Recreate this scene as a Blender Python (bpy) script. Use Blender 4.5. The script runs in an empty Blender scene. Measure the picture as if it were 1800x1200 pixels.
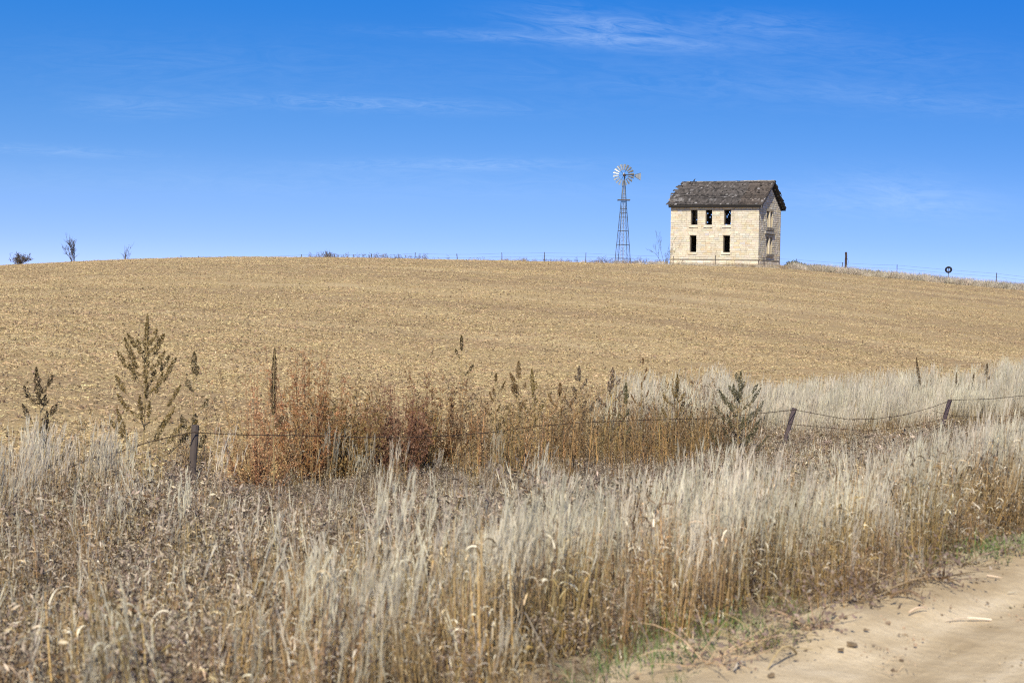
import bpy, math, random
import numpy as np
from mathutils import Vector, Matrix

S = bpy.context.scene
R = math.radians
rng = np.random.default_rng(7)
random.seed(7)

# ------------------------------------------------------------------ camera
FPX, PITCH, ROLL, EYE = 3000.0, 0.0345, 0.0153, 1.7          # FPX: focal length in px of the 1800 px wide photo
_f = np.array([0, math.cos(PITCH), -math.sin(PITCH)])
_u0 = np.array([0, math.sin(PITCH), math.cos(PITCH)])
_r0 = np.array([1.0, 0, 0])
CR = math.cos(ROLL) * _r0 + math.sin(ROLL) * _u0
CU = -math.sin(ROLL) * _r0 + math.cos(ROLL) * _u0
camd = bpy.data.cameras.new('camera')
cam = bpy.data.objects.new('camera', camd)
S.collection.objects.link(cam)
cam.matrix_world = Matrix(((CR[0], CU[0], -_f[0], 0), (CR[1], CU[1], -_f[1], 0), (CR[2], CU[2], -_f[2], EYE), (0, 0, 0, 1)))
camd.sensor_width = 36
camd.lens = 60
camd.clip_start, camd.clip_end = 0.3, 6000
camd.dof.use_dof = True
camd.dof.focus_distance = 110
camd.dof.aperture_fstop = 5.2
S.camera = cam

# ------------------------------------------------------------------ sun, sky, exposure
SUN_AZ, SUN_EL = R(189), R(41)                              # azimuth clockwise from +Y
SUN = Vector((math.sin(SUN_AZ) * math.cos(SUN_EL), math.cos(SUN_AZ) * math.cos(SUN_EL), math.sin(SUN_EL)))
sund = bpy.data.lights.new('sun', 'SUN')
sund.energy, sund.angle, sund.color = 4.5, R(0.53), (1.0, 0.92, 0.78)
sun = bpy.data.objects.new('sun', sund)
S.collection.objects.link(sun)
sun.rotation_euler = SUN.to_track_quat('Z', 'Y').to_euler()
sun.location = (-40, -40, 60)

W = bpy.data.worlds.new("World")
S.world = W
W.use_nodes = True


class NT:
    """small helper to write node trees"""
    def __init__(s, tree): s.t = tree; s.t.nodes.clear()
    def n(s, kind, **kw):
        nd = s.t.nodes.new(kind)
        ins = kw.pop('i', {})
        for k, v in kw.items(): setattr(nd, k, v)
        for k, v in ins.items():
            if isinstance(v, bpy.types.NodeSocket): s.t.links.new(v, nd.inputs[k])
            else: nd.inputs[k].default_value = v
        return nd
    def math(s, op, a, b=None, c=None, clamp=False):
        nd = s.n('ShaderNodeMath', operation=op, use_clamp=clamp)
        for j, v in enumerate((a, b, c)):
            if v is None: continue
            if isinstance(v, bpy.types.NodeSocket): s.t.links.new(v, nd.inputs[j])
            else: nd.inputs[j].default_value = v
        return nd.outputs[0]
    def mix(s, fac, a, b, mode='MIX'):
        nd = s.n('ShaderNodeMix', data_type='RGBA', blend_type=mode)
        for j, v in ((0, fac), (6, a), (7, b)):
            if isinstance(v, bpy.types.NodeSocket): s.t.links.new(v, nd.inputs[j])
            else: nd.inputs[j].default_value = v if j == 0 else (*v, 1.0)
        return nd.outputs[2]
    def ramp(s, fac, stops, interp='LINEAR'):
        nd = s.n('ShaderNodeValToRGB', i={0: fac})
        cr = nd.color_ramp; cr.interpolation = interp
        while len(cr.elements) < len(stops): cr.elements.new(0.5)
        for e, (p, c) in zip(cr.elements, stops):
            e.position = p; e.color = (*c, 1.0) if hasattr(c, '__len__') else (c, c, c, 1.0)
        return nd.outputs[0]
    def noise(s, vec, scale, detail=3.0, rough=0.55, dist=0.0):
        return s.n('ShaderNodeTexNoise', i={'Vector': vec, 'Scale': scale, 'Detail': detail, 'Roughness': rough, 'Distortion': dist}).outputs[0]
    def mapping(s, vec, scale=(1, 1, 1), rot=(0, 0, 0), loc=(0, 0, 0)):
        return s.n('ShaderNodeMapping', i={'Vector': vec, 'Scale': scale, 'Rotation': rot, 'Location': loc}).outputs[0]


def build_world():
    t = NT(W.node_tree)
    d = t.n('ShaderNodeTexCoord').outputs['Generated']
    sp = t.n('ShaderNodeSeparateXYZ', i={0: d})
    x, y, z = sp.outputs
    # clear, dry, deep sky: the pale horizon band is only a few degrees high
    z2 = t.math('ADD', t.math('MULTIPLY', z, 3.7), 0.125)
    v = t.n('ShaderNodeCombineXYZ', i={0: x, 1: y, 2: z2}).outputs[0]
    v = t.n('ShaderNodeVectorMath', operation='NORMALIZE', i={0: v}).outputs[0]
    sky = t.n('ShaderNodeTexSky', sky_type='NISHITA', sun_disc=False, sun_elevation=SUN_EL, sun_rotation=SUN_AZ,
              altitude=900, air_density=1.0, dust_density=0.35, ozone_density=2.2, i={'Vector': v})
    hs = t.n('ShaderNodeHueSaturation', i={'Hue': 0.5, 'Saturation': 1.32, 'Value': 1.0, 'Color': sky.outputs[0]}).outputs[0]
    grade = t.ramp(z, ((0.0, (1.18, .77, .90)), (.024, (1.36, .88, .91)), (.052, (1.68, 1.07, .99)), (.092, (1.45, 1.16, 1.17)), (.168, (.68, 1.20, 1.50)), (.5, (.42, .62, .78))))
    hs = t.mix(1.0, hs, grade, 'MULTIPLY')
    side = t.math('ADD', 1.0, t.math('MULTIPLY', x, -.16))
    hs = t.mix(1.0, hs, t.n('ShaderNodeCombineColor', i={0: t.math('POWER', side, 2.2), 1: side, 2: 1.0}).outputs[0], 'MULTIPLY')
    # thin cirrus wisps (direction space: a = x/y, e = z/y)
    a = t.math('DIVIDE', x, t.math('MAXIMUM', y, 0.05))
    e = t.math('DIVIDE', z, t.math('MAXIMUM', y, 0.05))
    pv = t.n('ShaderNodeCombineXYZ', i={0: a, 1: e, 2: 0.0}).outputs[0]
    total = None
    for (px, py, sx, sy, amp, tilt, sc) in ((1060, 55, 170, 34, 0.50, 0.10, 1.0), (1500, 355, 260, 30, 0.18, 0.05, 1.2), (1420, 90, 420, 40, 0.12, 0.03, 1.1), (330, 120, 420, 60, 0.10, 0.0, 0.9), (1620, 180, 300, 22, 0.16, 0.06, 1.3), (1330, 48, 150, 26, 0.26, 0.03, 1.2), (1000, 72, 330, 12, 0.34, 0.03, 1.3),
                                            (640, 184, 300, 16, 0.30, 0.02, 1.5), (240, 188, 130, 24, 0.22, 0.0, 1.1), (790, 290, 260, 12, 0.34, -0.02, 1.6),
                                            (1590, 340, 150, 40, 0.32, 0.12, 1.0), (90, 266, 200, 10, 0.26, 0.03, 1.4), (1300, 150, 600, 50, 0.12, 0.02, 1.0), (600, 320, 700, 30, 0.12, 0.0, 1.0)):
        ca = (px - 900) / FPX; ce = (496 + (px - 900) * 0.0153 - py) / FPX
        mv = t.mapping(pv, loc=(-ca, -ce, 0))
        mv = t.mapping(mv, rot=(0, 0, tilt))
        m2 = t.mapping(mv, scale=(FPX / sx, FPX / sy, 1))
        ln = t.n('ShaderNodeVectorMath', operation='LENGTH', i={0: m2}).outputs['Value']
        g = t.math('POWER', 2.718, t.math('MULTIPLY', t.math('MULTIPLY', ln, ln), -1.3))
        nz = t.noise(t.mapping(mv, scale=(26 * sc, 130 * sc, 1), loc=(px * .01, py * .013, 0)), 1.0, 9, 0.66, 1.8)
        nz = t.ramp(nz, ((0.36, 0.0), (0.78, 1.0)))
        c = t.math('MULTIPLY', t.math('MULTIPLY', g, nz), amp)
        total = c if total is None else t.math('ADD', total, c)
    col = t.mix(t.math('MULTIPLY', total, 0.55, clamp=True), hs, (4.6, 5.4, 6.4))
    bg = t.n('ShaderNodeBackground', i={'Color': col, 'Strength': 0.15})
    out = t.n('ShaderNodeOutputWorld', i={'Surface': bg.outputs[0]})


build_world()
S.view_settings.view_transform = 'Standard'
S.view_settings.look = 'None'
S.view_settings.gamma = 1
S.view_settings.exposure = 0.4
S.cycles.max_bounces = 6
S.cycles.transparent_max_bounces = 4
S.cycles.use_denoising = False
S.cycles.filter_width = 1.1

# ------------------------------------------------------------------ mesh and object helpers
C = S.collection


class MB:
    """collects vertices, faces and vertex colours; build() links them as ONE mesh object"""
    def __init__(s): s.v, s.f, s.c, s.n = [], [], [], 0
    def add(s, verts, faces, col):
        verts = np.asarray(verts, float)
        k = s.n
        s.v.append(verts)
        col = np.asarray(col, float)
        s.c.append(np.broadcast_to(col, (len(verts), 3)) if col.ndim == 1 else col)
        s.f.extend([tuple(i + k for i in f) for f in faces])
        s.n += len(verts)
    def ribbon(s, pts, w, side, col):
        pts = np.asarray(pts, float); n = len(pts)
        w = np.asarray(w, float).reshape(-1, 1)
        side = np.asarray(side, float)
        vs = np.empty((2 * n, 3)); vs[0::2] = pts - side * w * .5; vs[1::2] = pts + side * w * .5
        col = np.asarray(col, float)
        if col.ndim == 2: col = np.repeat(col, 2, axis=0)
        s.add(vs, [(2 * i, 2 * i + 1, 2 * i + 3, 2 * i + 2) for i in range(n - 1)], col)
    def tube(s, pts, r, sides, col, cap=True):
        pts = np.asarray(pts, float); n = len(pts)
        r = np.broadcast_to(np.asarray(r, float), (n,))
        tg = np.gradient(pts, axis=0)
        tg /= np.linalg.norm(tg, axis=1, keepdims=True) + 1e-9
        ref = np.array([0, 0, 1.0]) if abs(tg[:, 2]).mean() < .8 else np.array([1.0, 0, 0])
        a = np.cross(tg, ref); a /= np.linalg.norm(a, axis=1, keepdims=True) + 1e-9
        b = np.cross(tg, a)
        th = np.arange(sides) * 2 * math.pi / sides
        ring = pts[:, None] + r[:, None, None] * (np.cos(th)[None, :, None] * a[:, None] + np.sin(th)[None, :, None] * b[:, None])
        f = []
        for i in range(n - 1):
            for j in range(sides):
                k = (j + 1) % sides
                f.append((i * sides + j, i * sides + k, (i + 1) * sides + k, (i + 1) * sides + j))
        if cap:
            f.append(tuple(range(sides - 1, -1, -1))); f.append(tuple((n - 1) * sides + j for j in range(sides)))
        col = np.asarray(col, float)
        if col.ndim == 2: col = np.repeat(col, sides, axis=0)
        s.add(ring.reshape(-1, 3), f, col)
    def box(s, lo, hi, col=(.5, .5, .5), M=None, jit=0.0):
        lo, hi = np.asarray(lo, float), np.asarray(hi, float)
        vs = np.array([[lo[0] if i & 1 == 0 else hi[0], lo[1] if i & 2 == 0 else hi[1], lo[2] if i & 4 == 0 else hi[2]] for i in range(8)])
        if jit: vs = vs + rng.normal(0, jit, vs.shape)
        if M is not None: vs = vs @ M[0].T + M[1]
        s.add(vs, [(0, 2, 3, 1), (4, 5, 7, 6), (0, 1, 5, 4), (1, 3, 7, 5), (3, 2, 6, 7), (2, 0, 4, 6)], col)
    def quad(s, c, a, b, col):
        c, a, b = map(np.asarray, (c, a, b))
        s.add(np.array([c - a - b, c + a - b, c + a + b, c - a + b]), [(0, 1, 2, 3)], col)
    def flecks(s, P, size, cols, elong=1.6):
        """many small leaf-sized faces with random facing"""
        P = np.asarray(P, float); n = len(P)
        if n == 0: return
        size = np.broadcast_to(np.asarray(size, float), (n,))[:, None]
        a = rng.normal(size=(n, 3)); a /= np.linalg.norm(a, axis=1, keepdims=True)
        b = np.cross(a, rng.normal(size=(n, 3))); b /= np.linalg.norm(b, axis=1, keepdims=True) + 1e-9
        a = a * size * .5 * elong; b = b * size * .5
        vs = np.stack([P - a, P - b * .8 + a * .1, P + a, P + b * .8 + a * .1], 1).reshape(-1, 3)
        cols = np.broadcast_to(np.asarray(cols, float), (n, 3))
        s.add(vs, [(4 * i, 4 * i + 1, 4 * i + 2, 4 * i + 3) for i in range(n)], np.repeat(cols, 4, axis=0))
    def mesh(s, name, mat, smooth=False):
        me = bpy.data.meshes.new(name)
        me.from_pydata(np.concatenate(s.v).tolist(), [], s.f)
        at = me.color_attributes.new('col', 'FLOAT_COLOR', 'POINT')
        c = np.concatenate(s.c); c4 = np.ones((len(c), 4)); c4[:, :3] = c
        at.data.foreach_set('color', c4.ravel())
        me.materials.append(mat)
        if smooth: me.polygons.foreach_set('use_smooth', [True] * len(me.polygons))
        me.update()
        return me
    def build(s, name, mat, parent=None, smooth=False):
        o = bpy.data.objects.new(name, s.mesh(name, mat, smooth)); C.objects.link(o)
        if parent is not None: o.parent = parent
        return o


def tag(o, label=None, cat=None, group=None, kind=None):
    if label: o['label'] = label
    if cat: o['category'] = cat
    if group: o['group'] = group
    if kind: o['kind'] = kind
    return o


def empty(name, loc, rz=0.0, label=None, cat=None, group=None):
    o = bpy.data.objects.new(name, None); C.objects.link(o)
    o.location = loc; o.rotation_euler = (0, 0, rz); o.empty_display_size = .3
    return tag(o, label, cat, group)


def copy_tree(o, parent=None):
    c = o.copy(); C.objects.link(c); c.parent = parent
    for ch in list(o.children): copy_tree(ch, c)
    return c


def basis(d, roll_ref=(0, 0, 1)):
    d = np.asarray(d, float); d = d / np.linalg.norm(d)
    a = np.cross(d, np.asarray(roll_ref, float)); a /= np.linalg.norm(a) + 1e-9
    return d, a, np.cross(a, d)


def beam(mb, p0, p1, w, h, col):
    p0, p1 = np.asarray(p0, float), np.asarray(p1, float)
    d, a, b = basis(p1 - p0, (0, 0, 1) if abs((p1 - p0)[2]) < .95 * np.linalg.norm(p1 - p0) else (1, 0, 0))
    L = np.linalg.norm(p1 - p0)
    M = (np.stack([a, d, b], 1), p0)
    mb.box((-w / 2, 0, -h / 2), (w / 2, L, h / 2), col, M)


# value noise on the ground plane
_NG = rng.random((4, 64, 64))


def vnoise(x, y, scale, k=0):
    x = np.asarray(x, float) / scale + 13.7 * k + 500; y = np.asarray(y, float) / scale + 7.1 * k + 500
    xi, yi = np.floor(x).astype(int), np.floor(y).astype(int)
    fx, fy = x - xi, y - yi
    fx = fx * fx * (3 - 2 * fx); fy = fy * fy * (3 - 2 * fy)
    g = _NG[k % 4]
    a, b = g[xi % 64, yi % 64], g[(xi + 1) % 64, yi % 64]
    c, d = g[xi % 64, (yi + 1) % 64], g[(xi + 1) % 64, (yi + 1) % 64]
    return (a * (1 - fx) + b * fx) * (1 - fy) + (c * (1 - fx) + d * fx) * fy


def sstep(a, b, x):
    t = np.clip((np.asarray(x, float) - a) / (b - a), 0, 1)
    return t * t * (3 - 2 * t)


# ------------------------------------------------------------------ terrain shape
RD = np.array([.583, .812]); RN = np.array([-.812, .583])     # direction of the road, and across it towards the field
EDGE, FENCE_P = 3.45, 15.4
_sk = np.array([(-900, 480), (-400, 477), (0, 467), (100, 462.5), (200, 459), (400, 455.3), (600, 456), (800, 459.5), (1000, 462), (1180, 466), (1370, 474), (1500, 486), (1650, 498), (1800, 511), (2200, 530), (2700, 545)], float)
_cx = (_sk[:, 0] - 900) / FPX * 152
_cz = (496.3 + (_sk[:, 0] - 900) * .0153 - _sk[:, 1]) / FPX * 152 + EYE
_gx = np.linspace(-500, 500, 4001)
_gz = np.interp(_gx, _cx, _cz)
_kk = np.exp(-np.linspace(-2.5, 2.5, 41) ** 2); _kk /= _kk.sum()
_gz = np.convolve(np.pad(_gz, 20, mode='edge'), _kk, 'valid')
HOUSE = np.array([22.93, 160.0]); HOUSE_Z = 3.72
HYAW = .4392
HEX, HEY = np.array([math.cos(HYAW), -math.sin(HYAW)]), np.array([math.sin(HYAW), math.cos(HYAW)])
HW, HD = 8.75, 7.2


def ps(x, y): return RN[0] * x + RN[1] * y, RD[0] * x + RD[1] * y
def xy(p, s): return RN[0] * p + RD[0] * s, RN[1] * p + RD[1] * s


def ground(x, y):
    x, y = np.asarray(x, float), np.asarray(y, float)
    p, s = ps(x, y)
    D = np.clip(1.2 + .043 * (s - 14.8), .75, 2.4)
    ditch = -D * (.55 * sstep(3.6, 6.8, p) + .45 * sstep(6.0, 11.5, p))
    yf = np.minimum((16.5 - RN[0] * x) / RN[1], 128)
    t = np.clip((y - yf) / (152 - yf), 0, 1)
    g = np.sin(t * math.pi / 2)
    cz = np.interp(x * 152 / np.clip(y, 80, 260), _gx, _gz)
    field = ditch + (cz - ditch) * g
    z = np.where(p > 10, field, ditch)
    far = np.maximum(y - 152, 0)
    drop = np.where(far < 60, .00022 * far ** 2, .00022 * 3600 + (far - 60) * .0264)
    z = z - np.where(p > 10, np.minimum(drop, 9), 0)
    # level pad the house stands on
    hx = (x - HOUSE[0]) * HEX[0] + (y - HOUSE[1]) * HEX[1]; hy = (x - HOUSE[0]) * HEY[0] + (y - HOUSE[1]) * HEY[1]
    dd = np.hypot(np.maximum(np.abs(hx + HW / 2) - HW / 2, 0), np.maximum(np.abs(hy - HD / 2) - HD / 2, 0))
    w = 1 - sstep(.5, 7, dd)
    z = z * (1 - w) + (HOUSE_Z - .02) * w
    # unevenness
    rough = sstep(3.7, 5.4, p)
    z = z + rough * ((vnoise(x, y, 1.4, 0) - .5) * .12 * (1 - .55 * sstep(16, 18, p)) + (vnoise(x, y, .55, 1) - .5) * .05)
    z = z + sstep(17, 30, p) * (vnoise(x, y, 17, 2) - .5) * .22 * (1 - w)
    return z


def gz(x, y): return float(ground(x, y))


def ray(px, py):
    d = _f + CR * (px - 900) / FPX - CU * (py - 600) / FPX
    return d / d[1]


def at(px, py, Y): return np.array([0, 0, EYE]) + ray(px, py) * Y


def on_fence(px, p=FENCE_P, py=720):
    """ground point on the line p = const under the direction of pixel column px"""
    d = ray(px, py)
    Y = p / (RN[0] * d[0] + RN[1])
    return d[0] * Y, Y


# ------------------------------------------------------------------ materials
def mat(name):
    m = bpy.data.materials.new(name); m.use_nodes = True
    return m, NT(m.node_tree)


def finish(t, col, rough=.8, bump=None, bump_d=.02, bump_s=.6, metal=0.0, spec=.3):
    b = t.n('ShaderNodeBsdfPrincipled', i={'Roughness': rough, 'Metallic': metal, 'Specular IOR Level': spec})
    if isinstance(col, bpy.types.NodeSocket): t.t.links.new(col, b.inputs['Base Color'])
    else: b.inputs['Base Color'].default_value = (*col, 1)
    if bump is not None:
        bn = t.n('ShaderNodeBump', i={'Height': bump, 'Distance': bump_d, 'Strength': bump_s})
        t.t.links.new(bn.outputs[0], b.inputs['Normal'])
    t.n('ShaderNodeOutputMaterial', i={'Surface': b.outputs[0]})


def plant_mat(name, transl=.32, vary=.35, hue=.018):
    m, t = mat(name)
    a = t.n('ShaderNodeAttribute', attribute_name='col')
    r = t.n('ShaderNodeObjectInfo').outputs['Random']
    r2 = t.math('FRACT', t.math('MULTIPLY', r, 17.31))
    hs = t.n('ShaderNodeHueSaturation', i={'Color': a.outputs['Color'], 'Hue': t.math('ADD', t.math('MULTIPLY', r2, 2 * hue), .5 - hue),
                                           'Value': t.math('ADD', t.math('MULTIPLY', r, vary), 1 - vary / 2), 'Saturation': 1.0}).outputs[0]
    d = t.n('ShaderNodeBsdfDiffuse', i={'Color': hs, 'Roughness': .5})
    tr = t.n('ShaderNodeBsdfTranslucent', i={'Color': hs})
    mx = t.n('ShaderNodeMixShader', i={0: transl, 1: d.outputs[0], 2: tr.outputs[0]})
    gl = t.n('ShaderNodeBsdfGlossy', i={'Color': (.9, .88, .8, 1), 'Roughness': .45})
    mx2 = t.n('ShaderNodeMixShader', i={0: .035, 1: mx.outputs[0], 2: gl.outputs[0]})
    t.n('ShaderNodeOutputMaterial', i={'Surface': mx2.outputs[0]})
    return m


def vcol_mat(name, rough=.85, nscale=18, namp=.35, bump_d=.01, metal=0, stretch=(1, 1, 1), spec=.3):
    m, t = mat(name)
    a = t.n('ShaderNodeAttribute', attribute_name='col').outputs['Color']
    tc = t.n('ShaderNodeTexCoord').outputs['Object']
    v = t.mapping(tc, scale=stretch)
    n = t.noise(v, nscale, 5, .65)
    k = t.math('ADD', t.math('MULTIPLY', n, 2 * namp), 1 - namp)
    col = t.mix(1.0, a, t.n('ShaderNodeCombineColor', i={0: k, 1: k, 2: k}).outputs[0], 'MULTIPLY')
    finish(t, col, rough, n, bump_d, .7, metal, spec)
    return m


M_GRASS = plant_mat('dry_grass', .05, .6)
M_WEED = plant_mat('dry_weed', .07, .5)
M_STRAW = plant_mat('field_straw', .1, .5)
M_WOOD = vcol_mat('weathered_wood', .9, 9, .45, .01, 0, (6, 6, 1))
M_STEM = vcol_mat('woody_stem', .9, 30, .3, .004)
M_METAL = vcol_mat('galvanised_metal', .5, 6, .2, .002, .35)
M_RUST = vcol_mat('rusty_wire', .85, 40, .4, .001, .2)
M_SHINGLE = vcol_mat('wood_shingle', .9, 5, .5, .01, 0, (1, 3, 1))
M_TYRE = vcol_mat('tyre_rubber', .7, 25, .25, .004)


def ground_material():
    m, t = mat('field_soil')
    pos = t.n('ShaderNodeNewGeometry').outputs['Position']
    p = t.n('ShaderNodeVectorMath', operation='DOT_PRODUCT', i={0: pos, 1: (RN[0], RN[1], 0)}).outputs['Value']
    nA = t.noise(pos, 5.0, 8, .7); nB = t.noise(pos, 26.0, 4, .7); nC = t.noise(t.mapping(pos, scale=(.012, .11, .1)), 1.0, 5, .62)
    nD = t.noise(t.mapping(pos, scale=(.05, .16, .1)), 1.0, 4, .6)
    field = t.ramp(t.math('ADD', t.math('MULTIPLY', nA, .55), t.math('MULTIPLY', nB, .45)),
                   ((.28, (.22, .152, .078)), (.40, (.37, .268, .135)), (.58, (.435, .322, .165)), (.74, (.55, .42, .225))))
    field = t.mix(t.ramp(nC, ((.46, 0.0), (.62, .75))), field, (.30, .21, .12))
    field = t.mix(t.ramp(nD, ((.50, 0.0), (.68, .6))), field, (.60, .47, .26))
    litter = t.ramp(nA, ((.3, (.06, .045, .03)), (.5, (.12, .088, .058)), (.7, (.22, .165, .105))))
    sand = t.ramp(nA, ((.3, (.36, .28, .18)), (.7, (.52, .42, .285))))
    wob = t.math('ADD', p, t.math('MULTIPLY', t.math('SUBTRACT', t.noise(pos, 1.1, 3, .6), .5), 1.6))
    c = t.mix(t.n('ShaderNodeMapRange', interpolation_type='SMOOTHSTEP', i={0: wob, 1: 3.9, 2: 4.7}).outputs[0], sand, litter)
    c = t.mix(t.n('ShaderNodeMapRange', interpolation_type='SMOOTHSTEP', i={0: wob, 1: 16.2, 2: 17.6}).outputs[0], c, field)
    finish(t, c, .95, t.math('ADD', t.math('MULTIPLY', nA, .7), t.math('MULTIPLY', nB, .3)), .07, .8, 0, .1)
    return m


def road_material():
    m, t = mat('sandy_road')
    pos = t.n('ShaderNodeNewGeometry').outputs['Position']
    v = t.mapping(pos, rot=(0, 0, math.atan2(RD[0], RD[1])))      # y now runs along the road
    st = t.noise(t.mapping(v, scale=(2.6, .16, 1)), 1.0, 4, .55, .2)
    n1 = t.noise(pos, 3.0, 7, .65); n2 = t.noise(pos, 60, 3, .6); n3 = t.noise(pos, 14, 4, .6)
    c = t.ramp(t.math('ADD', t.math('MULTIPLY', st, .6), t.math('MULTIPLY', n1, .4)), ((.38, (.40, .305, .18)), (.5, (.53, .42, .262)), (.62, (.68, .56, .375))))
    c = t.mix(t.ramp(n2, ((.58, 0.0), (.72, .5))), c, (.30, .225, .14))
    c = t.mix(t.ramp(n3, ((.60, 0.0), (.74, .4))), c, (.62, .50, .33))
    n4 = t.noise(pos, 150, 2, .5)
    c = t.mix(t.ramp(n4, ((.66, 0.0), (.70, .7))), c, (.20, .15, .095))
    h = t.math('ADD', t.math('ADD', t.math('MULTIPLY', st, .5), t.math('MULTIPLY', n3, .35)), t.math('MULTIPLY', n2, .15))
    finish(t, c, .95, h, .05, .7, 0, .1)
    return m


def stone_material():
    m, t = mat('limestone')
    a = t.n('ShaderNodeAttribute', attribute_name='col').outputs['Color']
    tc = t.n('ShaderNodeTexCoord').outputs['Object']
    n = t.noise(tc, 5.0, 6, .7); n2 = t.noise(tc, 1.1, 4, .6); n3 = t.noise(t.mapping(tc, scale=(2.2, 2.2, .35)), 1.0, 5, .6)
    k = t.math('ADD', t.math('MULTIPLY', n, .5), .75)
    c = t.mix(1.0, a, t.n('ShaderNodeCombineColor', i={0: k, 1: k, 2: k}).outputs[0], 'MULTIPLY')
    c = t.mix(t.ramp(n2, ((.48, 0.0), (.70, .5))), c, (.56, .44, .25))
    c = t.mix(t.ramp(n3, ((.54, 0.0), (.74, .5))), c, (.34, .285, .2))
    finish(t, c, .95, t.noise(tc, 11.0, 6, .7), .05, .8, 0, .1)
    return m


M_STONE = stone_material()

# ------------------------------------------------------------------ setting: ground and road
def grid_mesh(name, X, Y, Z, material):
    ny, nx = X.shape
    me = bpy.data.meshes.new(name)
    v = np.stack([X, Y, Z], -1).reshape(-1, 3)
    i = np.arange(ny * nx).reshape(ny, nx)
    q = np.stack([i[:-1, :-1], i[:-1, 1:], i[1:, 1:], i[1:, :-1]], -1).reshape(-1, 4)
    me.from_pydata(v.tolist(), [], q.tolist())
    me.polygons.foreach_set('use_smooth', [True] * len(me.polygons))
    me.materials.append(material)
    o = bpy.data.objects.new(name, me); C.objects.link(o)
    o['kind'] = 'structure'
    return o


def steps(*seg):
    out = [seg[0][0]]
    for a, b, d in seg: out += list(np.linspace(a, b, max(2, int(round((b - a) / d)) + 1))[1:])
    return np.array(out)


xs = steps((-2500, -300, 220), (-300, -60, 10), (-60, -16, .8), (-16, 22, .28), (22, 60, .8), (60, 300, 10), (300, 2500, 220))
ys = steps((-600, -20, 40), (-20, 4, 2), (4, 50, .28), (50, 170, .9), (170, 260, 5), (260, 3500, 120))
X, Y = np.meshgrid(xs, ys)
Z = ground(X, Y)
P_, S_ = ps(X, Y)
Z -= .12 * (1 - sstep(2.8, 3.9, P_)) * sstep(-6.5, -5, P_)      # the ground dips under the road sheet
grid_mesh('ground', X, Y, Z, ground_material())

pp = steps((-6.4, 1, .25), (1, 4.9, .07))
ss = steps((-60, -2, 4), (-2, 30, .12), (30, 160, 2.5))
PP, SS = np.meshgrid(pp, ss)
X, Y = xy(PP, SS)
ruts = .035 * np.cos((PP - 1.6) * 2.3) * (1 - sstep(2.7, 3.5, PP)) + .02 * (vnoise(PP * 6, SS, 2.6, 1) - .5) + .022 * (vnoise(X, Y, .35, 2) - .5) + .014 * (vnoise(PP * 3, SS * .8, .3, 3) - .5)
berm = .07 * np.exp(-((PP - 3.55 - .25 * (vnoise(SS, SS * 0, 2.3, 3) - .5)) / .33) ** 2) * (.35 + 1.1 * vnoise(SS, PP, .9, 0)) + .045 * sstep(2.9, 3.5, PP) * (vnoise(X, Y, .22, 3) - .5)
edge = EDGE + .55 + .5 * (vnoise(SS, PP * 0, 1.7, 0) - .5) + .3 * (vnoise(SS, PP * 0, .5, 1) - .5)
Zr = np.maximum(ground(X, Y), -.35) * 1.0 + .004 + ruts + berm
Zr = np.where(PP > 3.2, np.minimum(Zr, ground(X, Y) + .004 + berm + ruts), Zr) - .28 * sstep(-.05, .45, PP - edge) - .14 * (1 - sstep(-6.4, -5.8, PP))
grid_mesh('road', X, Y, Zr, road_material())


def road_z(x, y):
    p, s = ps(x, y)
    i = np.clip(np.searchsorted(ss, s), 0, len(ss) - 1); j = np.clip(np.searchsorted(pp, p), 0, len(pp) - 1)
    return max(float(Zr[i, j]), gz(x, y) - .1 * (p < 3.5))


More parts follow.
